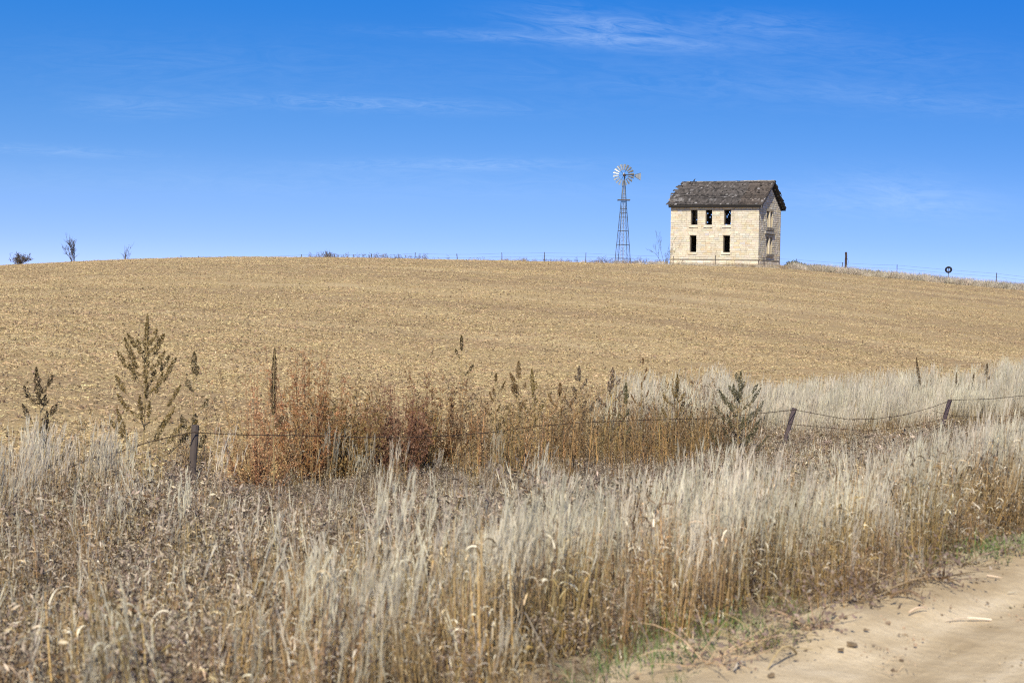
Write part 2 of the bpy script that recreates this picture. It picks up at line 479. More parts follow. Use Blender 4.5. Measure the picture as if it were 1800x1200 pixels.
# ------------------------------------------------------------------ the stone house
def house():
    root = empty('stone_house', (HOUSE[0], HOUSE[1], HOUSE_Z), -HYAW,
                 'abandoned two storey limestone house with grey shingled gable roof and empty windows', 'house')
    WT, TOP, APEX, TH = .45, 5.55, 7.72, .42
    EZ = 5.84                                                    # roof surface height above the front wall plane
    SLOPE = (8.02 - EZ) / (HD / 2)
    def fx(f): return -HW * (1 - f)
    front = [(fx(.232), fx(.308), 3.68, 5.16), (fx(.40), fx(.474), 3.68, 5.16), (fx(.609), fx(.686), 3.68, 5.16),
             (fx(.226), fx(.30), 1.12, 2.75), (fx(.604), fx(.68), 1.12, 2.75)]
    gable = [(2.55, 3.30, 3.58, 5.12), (3.66, 4.41, 3.58, 5.12), (2.55, 3.30, 1.05, 2.68), (3.66, 4.41, 1.05, 2.68)]
    cream = np.array([.62, .56, .435])
    core = np.array([.30, .26, .19])

    def stone_col(sunny=True):
        c = cream * rng.normal(1, .05) * np.array([1, rng.normal(1, .012), rng.normal(1, .04)])
        if rng.random() < .10: c = c * np.array([1.0, .93, .82])
        if rng.random() < .10: c = c * np.array([.92, .97, 1.04])
        if rng.random() < .05: c = c * 1.18
        return np.clip(c, .1, .76)

    def wall_part(name, ax, L0, L1, ztop, opens, flip, clip=None, blocks=True, base=-.5):
        """core wall pierced by openings, faced with courses of squared stone; ax='x' runs along the front"""
        mb = MB()
        def put(a0, a1, d0, d1, z0, z1, col, jit=0.0):
            # depth d is measured inwards from the outer face
            if ax == 'x':
                y0, y1 = (d0, d1) if not flip else (HD - d1, HD - d0)
                mb.box((a0, y0, z0), (a1, y1, z1), col, None, jit)
            else:
                x0, x1 = (-d1, -d0) if not flip else (-HW + d0, -HW + d1)
                mb.box((x0, a0, z0), (x1, a1, z1), col, None, jit)
        us = sorted({L0, L1, *[o[0] for o in opens], *[o[1] for o in opens]})
        zs = sorted({base, ztop, *[o[2] for o in opens], *[o[3] for o in opens]})
        for a0, a1 in zip(us, us[1:]):
            run = None
            for z0, z1 in zip(zs, zs[1:]):
                hole = any(o[0] < (a0 + a1) / 2 < o[1] and o[2] < (z0 + z1) / 2 < o[3] for o in opens)
                if not hole: run = (run[0], z1) if run else (z0, z1)
                elif run: put(a0, a1, .045, TH, run[0], run[1], core * 1.25); run = None
            if run: put(a0, a1, .045, TH, run[0], run[1], core * 1.25)
        if clip:     # the triangular gable top, solid core
            apex = clip
            xo = [-.045, -TH] if not flip else [-HW + .045, -HW + TH]
            vs = [(x_, a_, z_) for x_ in xo for a_, z_ in ((L0, ztop), (L1, ztop), ((L0 + L1) / 2, apex))]
            mb.add(vs, [(0, 1, 2), (5, 4, 3), (0, 3, 4, 1), (1, 4, 5, 2), (2, 5, 3, 0)], core * 1.25)
        if blocks:
            zc, row = WT + .03, 0
            top = clip if clip else ztop
            h = (TOP - WT - .03) / 25
            while zc < top - .06:
                z1 = min(zc + h, top)
                a = L0 + (0 if row % 2 else -.22)
                e0, e1 = L0 + .004, L1 - .004
                if clip and zc > ztop:
                    k = (zc + h * .6 - ztop) / (clip - ztop)
                    e0, e1 = L0 + (L1 - L0) / 2 * k, L1 - (L1 - L0) / 2 * k
                while a < e1:
                    w = rng.uniform(.34, .62)
                    b0, b1 = max(a, e0), min(a + w, e1)
                    if e1 - b1 < .16: b1 = e1; w = e1 - a
                    segs = [(b0, b1)]
                    for o in opens:
                        if o[2] - .02 < (zc + z1) / 2 < o[3] + .02:
                            ns = []
                            for q0, q1 in segs:
                                if q1 <= o[0] or q0 >= o[1]: ns.append((q0, q1)); continue
                                if q0 < o[0]: ns.append((q0, o[0]))
                                if q1 > o[1]: ns.append((o[1], q1))
                            segs = ns
                    g = .007 if ax == 'x' else .016
                    for q0, q1 in segs:
                        if q1 - q0 > .06:
                            put(q0 + g, q1 - g, rng.uniform(-.012, .012), .06, zc + g, z1 - g, stone_col(), .004)
                    a += w
                zc += h; row += 1
            # water table course and foundation
            put(L0 - (.05 if ax == 'x' else -.41), L1 + .05, -.055, .05, WT - .075, WT + .022, cream * .42)
            a = L0
            while a < L1:
                w = rng.uniform(.5, .95); b = min(a + w, L1)
                if L1 - b < .2: b = L1
                for z0, z1 in ((.12, WT - .09), (-.22, .10), (-.55, -.24)):
                    put(a + .008, b - .008, -.03 + rng.uniform(-.012, .012), .06, z0, z1, stone_col() * 1.08, .006)
                a = b
        return mb.build(name, M_STONE, root)

    wf = wall_part('front_wall', 'x', -HW, 0, TOP, front, False)
    wg = wall_part('gable_wall', 'y', TH + .002, HD - TH - .002, TOP, gable, False, APEX)
    # quoins closing the gable wall's ends
    mb, mq = MB(), MB()
    h = (TOP - WT - .03) / 25
    for r_ in range(25):
        z0 = WT + .03 + r_ * h
        mq.box((-.06, .018, z0 + .015), (rng.uniform(-.01, .012), TH - .012, z0 + h - .015), stone_col(), None, .004)
        mb.box((-.06, HD - TH + .012, z0 + .015), (rng.uniform(-.01, .012), HD - .018, z0 + h - .015), stone_col(), None, .004)
    mb.build('corner_stones', M_STONE, root); mq.build('corner_stones', M_STONE, root)
    # rear and far walls: plain rubble, the upper storey full of gaps the sky shows through
    for nm, ax, L0, L1 in (('rear_wall', 'x', -HW, 0), ('side_wall', 'y', TH, HD - TH)):
        mb = MB()
        c = .125
        n0 = int((L1 - L0) / c)
        c_ = (L1 - L0) / n0
        def put(a0, a1, z0, z1, th=.16):
            if ax == 'x': mb.box((a0, HD - th, z0), (a1, HD, z1), core)
            else: mb.box((-HW, a0, z0), (-HW + th, a1, z1), core)
        put(L0, L1, -.5, 3.55, .3)
        nz = 17; hz = (TOP + .12 - 3.55) / nz
        keep = rng.random((n0, nz)) > .17
        for i in range(n0):
            for j in range(nz):
                if keep[i, j] or i in (0, n0 - 1): put(L0 + i * c_, L0 + (i + 1) * c_, 3.55 + j * hz, 3.55 + (j + 1) * hz)
        if ax == 'y':
            vs = [(x_, a_, z_) for x_ in (-HW + .02, -HW + .3) for a_, z_ in ((0.05, TOP), (HD - .05, TOP), (HD / 2, APEX))]
            mb.add(vs, [(2, 1, 0), (3, 4, 5), (1, 4, 3, 0), (2, 5, 4, 1), (0, 3, 5, 2)], core)
        mb.build(nm, M_STONE, root)
    # floor between the storeys and loft boards
    mb = MB()
    mb.box((-HW + TH, TH, 2.95), (-TH, HD - .31, 3.12), (.05, .04, .03))
    mb.box((-HW + TH, TH, 5.42), (-TH, HD - .31, 5.5), (.04, .03, .025))
    mb.build('upper_floor', M_WOOD, root)
    # windows: empty openings with sill, lintel and the remains of a frame
    for k, (a0, a1, z0, z1) in enumerate(front):
        mb = MB(); fw = .05
        col = (.10, .085, .07)
        mb.box((a0, .24, z0), (a0 + fw, .30, z1), col); mb.box((a1 - fw, .24, z0), (a1, .30, z1), col)
        mb.box((a0 + fw, .24, z1 - fw), (a1 - fw, .30, z1), col); mb.box((a0 + fw, .24, z0), (a1 - fw, .30, z0 + fw), col)
        w = mb.build('window', M_WOOD, root)
        mb = MB(); mb.box((a0 - .16, -.09, z0 - .19), (a1 + .07, .1, z0 - .004), cream * 1.12, None, .008); mb.build('sill', M_STONE, w)
        mb = MB(); mb.box((a0 - .1, -.02, z1 + .004), (a1 + .1, .12, z1 + .20), cream * 1.08, None, .006); mb.build('lintel', M_STONE, w)
    for z0, z1 in ((3.58, 5.12), (1.05, 2.68)):
        mb = MB(); col = (.085, .075, .065)
        for a0, a1 in ((2.55, 3.30), (3.66, 4.41)):
            mb.box((-.30, a0, z0), (-.24, a0 + .05, z1), col); mb.box((-.30, a1 - .05, z0), (-.24, a1, z1), col)
            mb.box((-.30, a0 + .05, z1 - .05), (-.24, a1 - .05, z1), col)
            mb.box((-.40, a1 - .03, z0 + .03), (-.2, a1 - .004, z1 - .02), (.34, .34, .36))  # pale bluish panel on the far jamb, the reveal's light put into its colour
        w = mb.build('double_window', M_WOOD, root)
        mb = MB(); mb.box((-.09, 3.33, z0 + .01), (.045, 3.63, z1), (.66, .58, .42)); mb.build('mullion', M_STONE, w)
        mb = MB(); mb.box((-.1, 2.3, z0 - .25), (.16, 4.66, z0 - .004), (.20, .18, .155), None, .015); mb.build('sill', M_STONE, w)  # gable sill darker than the front ones, its shade put into the colour
        mb = MB(); mb.box((-.1, 2.35, z1 + .004), (.05, 4.61, z1 + .22), (.42, .37, .27), None, .012); mb.build('lintel', M_STONE, w)
    mb = MB(); mb.box((-.05, 1.95, 2.98), (.11, 4.95, 3.2), (.36, .33, .28), None, .01)
    mb.box((-.05, 1.95, 2.93), (.17, 4.95, 2.975), (.13, .115, .10), None, .006)
    mb.build('belt_stone', M_STONE, root)

    # ---- roof: two slopes of weathered shingle courses over a board deck
    OV, RK = .36, .42
    n_c = 20
    for side in (0, 1):
        def pt(x, u, lift=0.0):
            # u metres up the slope measured horizontally from the eave edge
            y = -OV + u
            z = EZ + SLOPE * y + lift
            if side: y = HD - y
            return (x, y, z)
        run = HD / 2 + OV
        nrm = np.array([0, -SLOPE, 1]) / math.hypot(1, SLOPE)
        mb = MB()
        dirt = np.array([.16, .145, .125])
        x0, x1 = -HW - .16, RK
        if side == 0:
            lo = [pt(x0, 0, -.10), pt(x1, 0, -.10), pt(x1, run, -.10), pt(x0, run, -.10)]
            hi = [pt(x0, 0, -.06), pt(x1, 0, -.06), pt(x1, run, -.06), pt(x0, run, -.06)]
            mb.add(lo + hi, [(0, 3, 2, 1), (4, 5, 6, 7), (0, 1, 5, 4), (1, 2, 6, 5), (2, 3, 7, 6), (3, 0, 4, 7)], dirt * .5)
        else:       # rear slope: spaced boards with gaps left by lost shingles at the rake
            nb = 15
            for b in range(nb):
                u0, u1 = run * b / nb, run * (b + .8) / nb
                e = x1 + rng.uniform(-.06, .06)
                lo = [pt(x0, u0, -.10), pt(e, u0, -.10), pt(e, u1, -.10), pt(x0, u1, -.10)]
                hi = [pt(x0, u0, -.06), pt(e, u0, -.06), pt(e, u1, -.06), pt(x0, u1, -.06)]
                mb.add(lo + hi, [(0, 1, 2, 3), (7, 6, 5, 4), (4, 5, 1, 0), (5, 6, 2, 1), (6, 7, 3, 2), (7, 4, 0, 3)], dirt * .5)
        deck = mb.build('roof_slope', M_WOOD, root)
        mb = MB()
        for r_ in range(n_c):
            u0, u1 = run * r_ / n_c - .03, run * (r_ + 1) / n_c + .05
            xl = -HW - rng.uniform(.26, .58)
            if r_ in (13, 14): xl += .25
            if r_ in (17, 18, 19): xl += .28
            xr = RK + rng.uniform(-.05, .07)
            x = xl
            tone = rng.normal(1, .2)
            while x < xr:
                w = min(rng.uniform(.10, .26), xr - x)
                if w < .04: break
                miss = rng.random()
                inside = -HW + .3 < x < 0
                if miss < (.035 if side == 0 else .10) and (side == 1 or inside) and r_ > 0:
                    x += w; continue
                nzv = vnoise(x * 1.0, r_ * .35, 1.3, 1)
                c = np.array([.092, .080, .070]) * tone * rng.normal(1, .2)
                if nzv > .74 and rng.random() < .35: c = np.array([.20, .185, .17]) * rng.normal(1, .15)
                if x > -2.0: c = c * np.array([1.06, .98, .9])
                if rng.random() < .012: c = np.array([.28, .265, .25])
                if rng.random() < .15: c *= .5
                l0 = .05 + rng.uniform(0, .025); l1 = -.03
                d0 = u0 + rng.uniform(-.012, .012) - .03 * (rng.random() < .1)
                a, b = x + .004, x + w - .004
                q = [pt(a, d0, l0), pt(b, d0, l0 + rng.uniform(-.008, .012)), pt(b, u1, l1 + .05), pt(a, u1, l1 + .05)]
                q2 = [pt(a, d0, l0 - .045), pt(b, d0, l0 - .045), pt(b, u1, l1 + .02), pt(a, u1, l1 + .02)]
                fs = [(0, 1, 2, 3), (7, 6, 5, 4), (4, 5, 1, 0), (1, 5, 6, 2), (0, 3, 7, 4)]
                if side: fs = [f[::-1] for f in fs]
                mb.add(q + q2, fs, np.clip(c, .02, .7))
                x += w
        mb.build('shingles', M_SHINGLE, deck)
        # rafter tails, fascia and the frieze below the eave
        mb = MB()
        dk = np.array([.018, .016, .015])
        def yy(v): return v if not side else HD - v
        ylo, yhi = sorted((yy(-OV + .03), yy(-OV + .065)))
        zf = EZ + SLOPE * (-OV + .05) - .11
        mb.box((-HW - .12, ylo, zf - .2), (RK - .03, yhi, zf), dk * .8, None, .008)
        ylo, yhi = sorted((yy(-.06), yy(-.012)))
        mb.box((-HW - .03, ylo, TOP - .17), (.03, yhi, EZ - .12), dk * .8, None, .004)
        mb.box((-HW - .1, *sorted((yy(-OV + .07), yy(-.07)))[:1], zf - .15), (RK - .05, sorted((yy(-OV + .07), yy(-.07)))[1], zf - .11), dk)
        mb.build('fascia', M_WOOD, deck)
        # rake boards at the gable end
        mb = MB()
        def rake(x_0, x_1, drop0, drop1, col, u0=0.0, u1=None):
            u1 = run if u1 is None else u1
            vs = []
            for x_ in (x_0, x_1):
                for u, l in ((u0, -drop0), (u1, -drop0), (u1, -drop1), (u0, -drop1)): vs.append(pt(x_, u, l))
            mb.add(vs, [(0, 1, 2, 3), (7, 6, 5, 4), (0, 4, 5, 1), (1, 5, 6, 2), (2, 6, 7, 3), (3, 7, 4, 0)], col)
        if side == 0:
            rake(RK - .10, RK - .06, .105, .33, np.array([.17, .155, .135]))
            rake(RK - .16, RK - .12, .105, .26, dk)
        else:
            rake(RK - .10, RK - .06, .105, .24, dk * 1.4)
        rake(.015, .065, .12, .50, dk * 1.3, .3)
        for q in range(9):
            u = .15 + q * (run - .3) / 8
            for xo in (RK - .2,):
                rake(.07, xo, .105, .19, np.array([.10, .09, .08]) if q % 2 else np.array([.30, .27, .23]), u, u + .07)
        mb.build('rake_board', M_WOOD, deck)
    mb = MB()
    zr = EZ + SLOPE * HD / 2
    mb.box((-HW + .32, HD / 2 - .05, zr - .06), (.38, HD / 2 + .05, zr + .012), (.12, .105, .09))
    for i in range(26):
        x = -HW + .35 + i * (HW + .05) / 26
        if i in (1, 2) or (i > 3 and rng.random() < .18 and i < 17): continue
        c = np.array([.20, .18, .16]) * rng.normal(1, .2) if i < 17 else np.array([.34, .32, .29])
        lift = .03 if i >= 17 else 0
        zr = EZ + SLOPE * HD / 2
        mb.box((x, HD / 2 - .13, zr - .03 + lift), (x + .32, HD / 2 + .13, zr + .045 + lift + rng.uniform(0, .02)), c, None, .008)
    mb.build('ridge_cap', M_SHINGLE, root)
    return root, EZ + SLOPE * HD / 2


HROOT, RIDGE_Z = house()


def hloc(x, y, z):
    q = HOUSE + HEX * x + HEY * y
    return np.array([q[0], q[1], HOUSE_Z + z])


def bird():
    o = hloc(-HW + 1.0, HD / 2, RIDGE_Z + .04)
    mb = MB()
    k = np.array([.02, .02, .022])
    a = np.array([.45, -.2, .8]); a /= np.linalg.norm(a)
    pts = [np.array([0, 0, .03]) + a * t for t in np.linspace(-.04, .27, 9)]
    mb.tube(pts, [.01, .04, .062, .068, .062, .048, .036, .040, .022], 10, k)          # body, neck and head in one surface
    e = pts[-1]
    mb.tube([e - a * .02, e + np.array([.05, -.02, .0]), e + np.array([.075, -.03, -.012])], [.016, .009, .002], 6, (.05, .05, .045))
    mb.ribbon([pts[0] + a * .03, pts[0] - a * .06, pts[0] - a * .16], [.05, .055, .04], (0.4, .9, 0), k)   # tail
    for s_ in (-1, 1):
        w = np.array([.3, .9, 0]) * .055 * s_
        mb.ribbon([pts[5] + w * .8, pts[3] + w * 1.25, pts[1] + w, pts[0] - a * .05 + w * .5], [.03, .06, .05, .015], a[[1, 0, 2]] * [1, -1, 0] + .01, k * .8)
        mb.tube([[.015 * s_ + .02, 0, .05], [.015 * s_ + .02, 0, -.01]], .006, 5, (.06, .05, .04))
    ob = mb.build('bird', M_WEED, None, True)
    ob.location = o
    tag(ob, 'small black bird perched near the left end of the house ridge', 'bird')


bird()


# ------------------------------------------------------------------ windmill
def windmill():
    Y = 175.0
    base = at(1094.5, 460, Y)
    g = gz(base[0], base[1]); base[2] = g
    top = at(1097.5, 318, Y)                       # tower head
    hub = at(1097.6, 308.0, Y)
    Hh = top[2] - g
    root = empty('windmill', base, 0, 'tall steel lattice windmill with a many bladed wheel beside the house', 'windmill')
    steel = np.array([.06, .07, .082]); pale = np.array([.33, .35, .35])
    phi, r0, r1 = R(26), .98, .10
    def leg(k, z):
        t_ = z / Hh; r = r0 + (r1 - r0) * t_
        return np.array([r * math.cos(phi + k * math.pi / 2), r * math.sin(phi + k * math.pi / 2), z])
    for k in range(4):
        mb = MB(); beam(mb, leg(k, -.3), leg(k, Hh), .055, .055, steel); mb.build('leg', M_METAL, root)
    for z in (.95, 2.35, 3.75, 5.15, 5.6, 6.0, 6.7, 7.1, 7.5):
        if z > Hh - .2: continue
        mb = MB(); w = .05 if z < 5.2 else .035
        for k in range(4): beam(mb, leg(k, z) * 1.03 * [1, 1, 1 / 1.03], leg(k + 1, z) * 1.03 * [1, 1, 1 / 1.03], w, w, steel * 1.1)
        mb.build('girt', M_METAL, root)
    mb = MB(); zs = [0, .95, 2.35, 3.75, 5.15, 6.4]
    for a, b in zip(zs, zs[1:]):
        for k in range(4):
            mb.tube([leg(k, a), leg(k + 1, b)], .007, 4, steel * 1.4); mb.tube([leg(k + 1, a), leg(k, b)], .007, 4, steel * 1.4)
    mb.build('brace_rods', M_METAL, root)
    # ladder up the near face (between legs 2 and 3)
    mb = MB()
    f0, f1 = (leg(3, 0) + leg(2, 0)) / 2 * 1.05 + [.1, 0, 0], (leg(3, Hh * .9) + leg(2, Hh * .9)) / 2 * 1.05
    sv = np.array([.16, 0, 0])
    beam(mb, f0 - sv, f1 - sv * .6, .03, .03, pale * .9); beam(mb, f0 + sv, f1 + sv * .6, .03, .03, pale * .9)
    for t_ in np.linspace(.04, .98, 24):
        c = f0 + (f1 - f0) * t_; w = sv * (1 - .4 * t_); beam(mb, c - w, c + w, .022, .022, steel * 1.5)
    mb.build('ladder', M_METAL, root)
    mb = MB(); mb.tube([(0, 0, .2), (0, 0, Hh)], .022, 6, (.28, .24, .2)); mb.build('pump_rod', M_METAL, root)
    zp = (458 - 349) / (458 - 318) * Hh
    mb = MB()
    for i in range(-4, 5): mb.box((-.62, i * .13 - .055, zp - .03), (.62, i * .13 + .055, zp + .03), np.array([.11, .085, .07]) * rng.normal(1, .15), None, .01)
    mb.build('platform', M_WOOD, root)
    hb = hub - base
    # head: gearbox, mast
    mb = MB()
    mb.tube([(hb[0], 0, Hh - .15), (hb[0], 0, hb[2] - .05)], [.07, .05], 8, steel)
    mb.build('mast', M_METAL, root)
    ax = np.array([-.30, -.95, .0]); ax /= np.linalg.norm(ax)      # the wheel faces a little left of the camera
    sd = np.array([-ax[1], ax[0], 0]); up = np.array([0, 0, 1.0])
    gc = np.array([hb[0], 0, hb[2]])
    mb = MB()
    M = (np.stack([sd, ax, up], 1), gc)
    mb.box((-.11, -.22, -.13), (.11, .16, .10), (.16, .10, .07), M, .006)
    mb.tube([gc + up * .09 + ax * .1, gc + up * .17 + ax * .08, gc + up * .21], [.13, .10, .03], 10, (.66, .66, .64))
    mb.build('gearbox', M_METAL, root, False)
    wc = gc + ax * .34
    RW = 1.10
    mbh = MB(); mbh.tube([wc - ax * .14, wc + ax * .08], [.085, .075], 12, (.12, .09, .075))
    for k in range(6):
        t_ = k * math.pi / 3 + .1
        dv = sd * math.cos(t_) + up * math.sin(t_)
        mbh.tube([wc - ax * .1, wc + dv * RW * .8], .011, 4, steel)
        mbh.tube([wc + ax * .06, wc + dv * RW * .8], .009, 4, steel)
    wheel = mbh.build('wheel', M_METAL, root)
    for rr in (.50, .80):
        mb = MB(); th = np.linspace(0, 2 * math.pi, 49)
        mb.tube([wc - ax * .03 + (sd * math.cos(a) + up * math.sin(a)) * RW * rr for a in th], .014, 5, steel * 1.2, False)
        mb.build('rim', M_METAL, wheel)
    for k in range(18):
        t_ = k * 2 * math.pi / 18 + .08
        dv = sd * math.cos(t_) + up * math.sin(t_); tv = -sd * math.sin(t_) + up * math.cos(t_)
        mb = MB()
        pitch = R(35)
        ch = tv * math.cos(pitch) + ax * math.sin(pitch)
        nv = np.cross(ch, dv)
        rows = []
        for rr, w in ((.46, .12), (.73, .195), (1.0, .275)):
            for s_ in (-.5, -.17, .17, .5):
                rows.append(wc + dv * RW * rr + ch * w * s_ + nv * (.10 * (s_ * s_ - .25)) * w / .29)
        rows = np.array(rows)
        fs = [(r_ * 4 + c, r_ * 4 + c + 1, r_ * 4 + c + 5, r_ * 4 + c + 4) for r_ in range(2) for c in range(3)]
        n_ = len(rows); th_ = nv * .006
        mb.add(np.concatenate([rows, rows + th_]), fs + [tuple(n_ + i for i in f[::-1]) for f in fs], pale * rng.normal(1, .08))
        mb.build('blade', M_METAL, wheel)
    # tail, half folded to the right
    td = np.array([.93, .36, 0]); td /= np.linalg.norm(td)
    t0 = gc + td * .12
    mb = MB()
    beam(mb, t0 + up * .02, t0 + td * 1.15 + up * .03, .035, .05, steel); beam(mb, t0 - up * .1, t0 + td * 1.2 - up * .12, .025, .035, steel)
    mb.tube([t0 + td * .72, t0 + td * .95], .05, 8, (.07, .065, .06))
    tail = mb.build('tail', M_METAL, root)
    pr = [(1.05, .10), (1.72, .30), (1.76, .02), (1.70, -.46), (1.10, -.14)]
    nrm = np.cross(td, up)
    mb = MB()
    v0 = [t0 + td * a + up * b + nrm * .004 for a, b in pr]; v1 = [t0 + td * a + up * b - nrm * .004 for a, b in pr]
    mb.add(v0 + v1, [(0, 1, 2, 3, 4), (9, 8, 7, 6, 5)] + [(i, (i + 1) % 5, (i + 1) % 5 + 5, i + 5) for i in range(5)], (.36, .39, .39))
    for (a, b) in (((1.05, .10), (1.72, .30)), ((1.10, -.14), (1.70, -.46)), ((1.42, .2), (1.42, -.3))):
        beam(mb, t0 + td * a[0] + up * a[1], t0 + td * b[0] + up * b[1], .02, .025, steel)
    mb.build('vane', M_METAL, tail)


windmill()


# ------------------------------------------------------------------ woody plants
def limb(mb, p, d, L, r, depth, col, spread=.5, segs=4, kids=3, leafs=None, upw=.25):
    pts, rad = [np.array(p)], [r]
    dd = np.array(d, float)
    for i in range(segs):
        dd = dd + rng.normal(0, .10, 3) + np.array([0, 0, upw * .12]); dd /= np.linalg.norm(dd)
        pts.append(pts[-1] + dd * L / segs); rad.append(r * (1 - .75 * (i + 1) / segs))
    mb.tube(pts, rad, 5 if depth > 1 else 4, np.array(col) * rng.normal(1, .12), False)
    if leafs is not None and depth <= 1:
        n = rng.poisson(leafs[0])
        for _ in range(n):
            q = pts[rng.integers(1, len(pts))] + rng.normal(0, leafs[1], 3)
            mb.flecks([q], leafs[2] * rng.uniform(.6, 1.4), np.array(leafs[3]) * rng.normal(1, .25))
    if depth > 0:
        for k in range(kids):
            j = rng.integers(1, segs + 1)
            a = rng.normal(0, 1, 3); a -= dd * (a @ dd); a /= np.linalg.norm(a)
            nd = dd * (1 - spread * .5) + a * spread * rng.uniform(.6, 1.2) + np.array([0, 0, upw])
            limb(mb, pts[j], nd / np.linalg.norm(nd), L * rng.uniform(.45, .72), max(rad[j] * .75, .011), depth - 1, col, spread, segs, kids, leafs, upw)


def bare(name, px, ptop, Y, label, cat, stems, depth=3, r=.035, col=(.085, .075, .07), spread=.45, leafs=None, fan=.35, kids=3, dirs=None, first=.55):
    b = at(px, 460, Y); b[2] = gz(b[0], b[1])
    Ht = at(px, ptop, Y)[2] - b[2]
    mb = MB()
    for k in range(stems):
        d = np.array([rng.normal(0, fan), rng.normal(0, fan), 1.0]) if dirs is None else np.array(dirs[k], float)
        d /= np.linalg.norm(d)
        limb(mb, rng.normal(0, .06, 3) * [1, 1, 0] + [0, 0, -.08], d, Ht * first * rng.uniform(.85, 1.1), r, depth, col, spread, 4, kids, leafs)
    vs = np.concatenate(mb.v); k = Ht / vs[:, 2].max()
    mb.v = [v * [k, k, k] for v in mb.v]
    o = mb.build(name, M_STEM); o.location = b
    return tag(o, label, cat)


bare('shrub', 36, 440, 160, 'low round brown shrub on the skyline at the far left', 'shrub', 20, 3, .03, (.09, .075, .06), .6, (1.6, .05, .07, (.10, .075, .05)), .75, 3)
bare('sapling', 129, 408, 160, 'taller of two bare saplings on the left skyline with a dense twiggy crown', 'tree', 6, 3, .045, spread=.36, fan=.22, kids=4, leafs=(.5, .04, .06, (.06, .06, .05)))
bare('sapling', 221, 424, 160, 'thin sparse bare sapling on the left skyline right of a taller one', 'tree', 4, 2, .032, spread=.42, fan=.25, kids=3, leafs=(.3, .03, .05, (.08, .07, .05)))
bare('shrub', 575, 437, 160, 'small leafless grey shrub on the crest behind the far fence', 'shrub', 14, 3, .02, (.12, .11, .11), .4, None, .5, 3)
bare('sapling', 1168, 404, 157.5, 'leafless leaning sapling at the left corner of the stone house', 'tree', 4, 3, .035, (.09, .10, .10), .4, None, .2, 3, [(.25, 0, 1), (-.32, 0, 1), (.38, .1, 1), (-.1, .2, 1)], .6)


# ------------------------------------------------------------------ rubble at the house corner
for k, (dx, dz, s_) in enumerate(((-1.05, 0, .30), (-.72, 0, .36), (-.38, .0, .28), (-.55, .24, .27), (-.86, .26, .24), (-.1, 0, .34), (-.22, .26, .22), (-1.32, 0, .2), (.18, 0, .26))):
    b = at(1176, 462, 157.6); b[0] += dx; b[1] += rng.uniform(-.2, .2); b[2] = gz(b[0], b[1]) + dz - .04
    mb = MB(); mb.box((-s_ * .55, -s_ * .4, 0), (s_ * .55, s_ * .4, s_ * .75), np.array([.62, .57, .46]) * rng.normal(1, .08), None, s_ * .07)
    o = mb.build('fallen_stone', M_STONE); o.location = b; o.rotation_euler = (rng.normal(0, .15), rng.normal(0, .2), rng.uniform(0, 6))
    tag(o, 'pale fallen limestone block in the heap at the left corner of the house', 'stone', 'fallen blocks heaped at the house corner')


# ------------------------------------------------------------------ fences
def wire(mb, pts, r=.006, barbs=0, col=(.085, .055, .035)):
    pts = np.asarray(pts, float)
    mb.tube(pts, r, 5, col)
    if barbs:
        seg = np.linalg.norm(np.diff(pts, axis=0), axis=1); cum = np.concatenate([[0], np.cumsum(seg)])
        for d in np.arange(.1, cum[-1], barbs):
            q = np.array([np.interp(d, cum, pts[:, i]) for i in range(3)])
            for _ in range(2):
                v = rng.normal(0, 1, 3); v /= np.linalg.norm(v); mb.tube([q - v * .022, q + v * .022], .0025, 4, col)


def sag(a, b, s_, n=14, skew=1.0):
    t_ = np.linspace(0, 1, n); a, b = np.asarray(a, float), np.asarray(b, float)
    return a + (b - a) * t_[:, None] - np.array([0, 0, 1]) * (4 * s_ * (t_ ** skew) * (1 - t_ ** skew))[:, None]


def post(mb, b, t_, r, col, knots=9):
    b, t_ = np.asarray(b, float), np.asarray(t_, float)
    n = 7
    pts = [b + (t_ - b) * i / (n - 1) + rng.normal(0, r * .12, 3) * (0 < i < n - 1) for i in range(n)]
    mb.tube(pts, [r * rng.uniform(.92, 1.1) for _ in range(n)], knots, col)


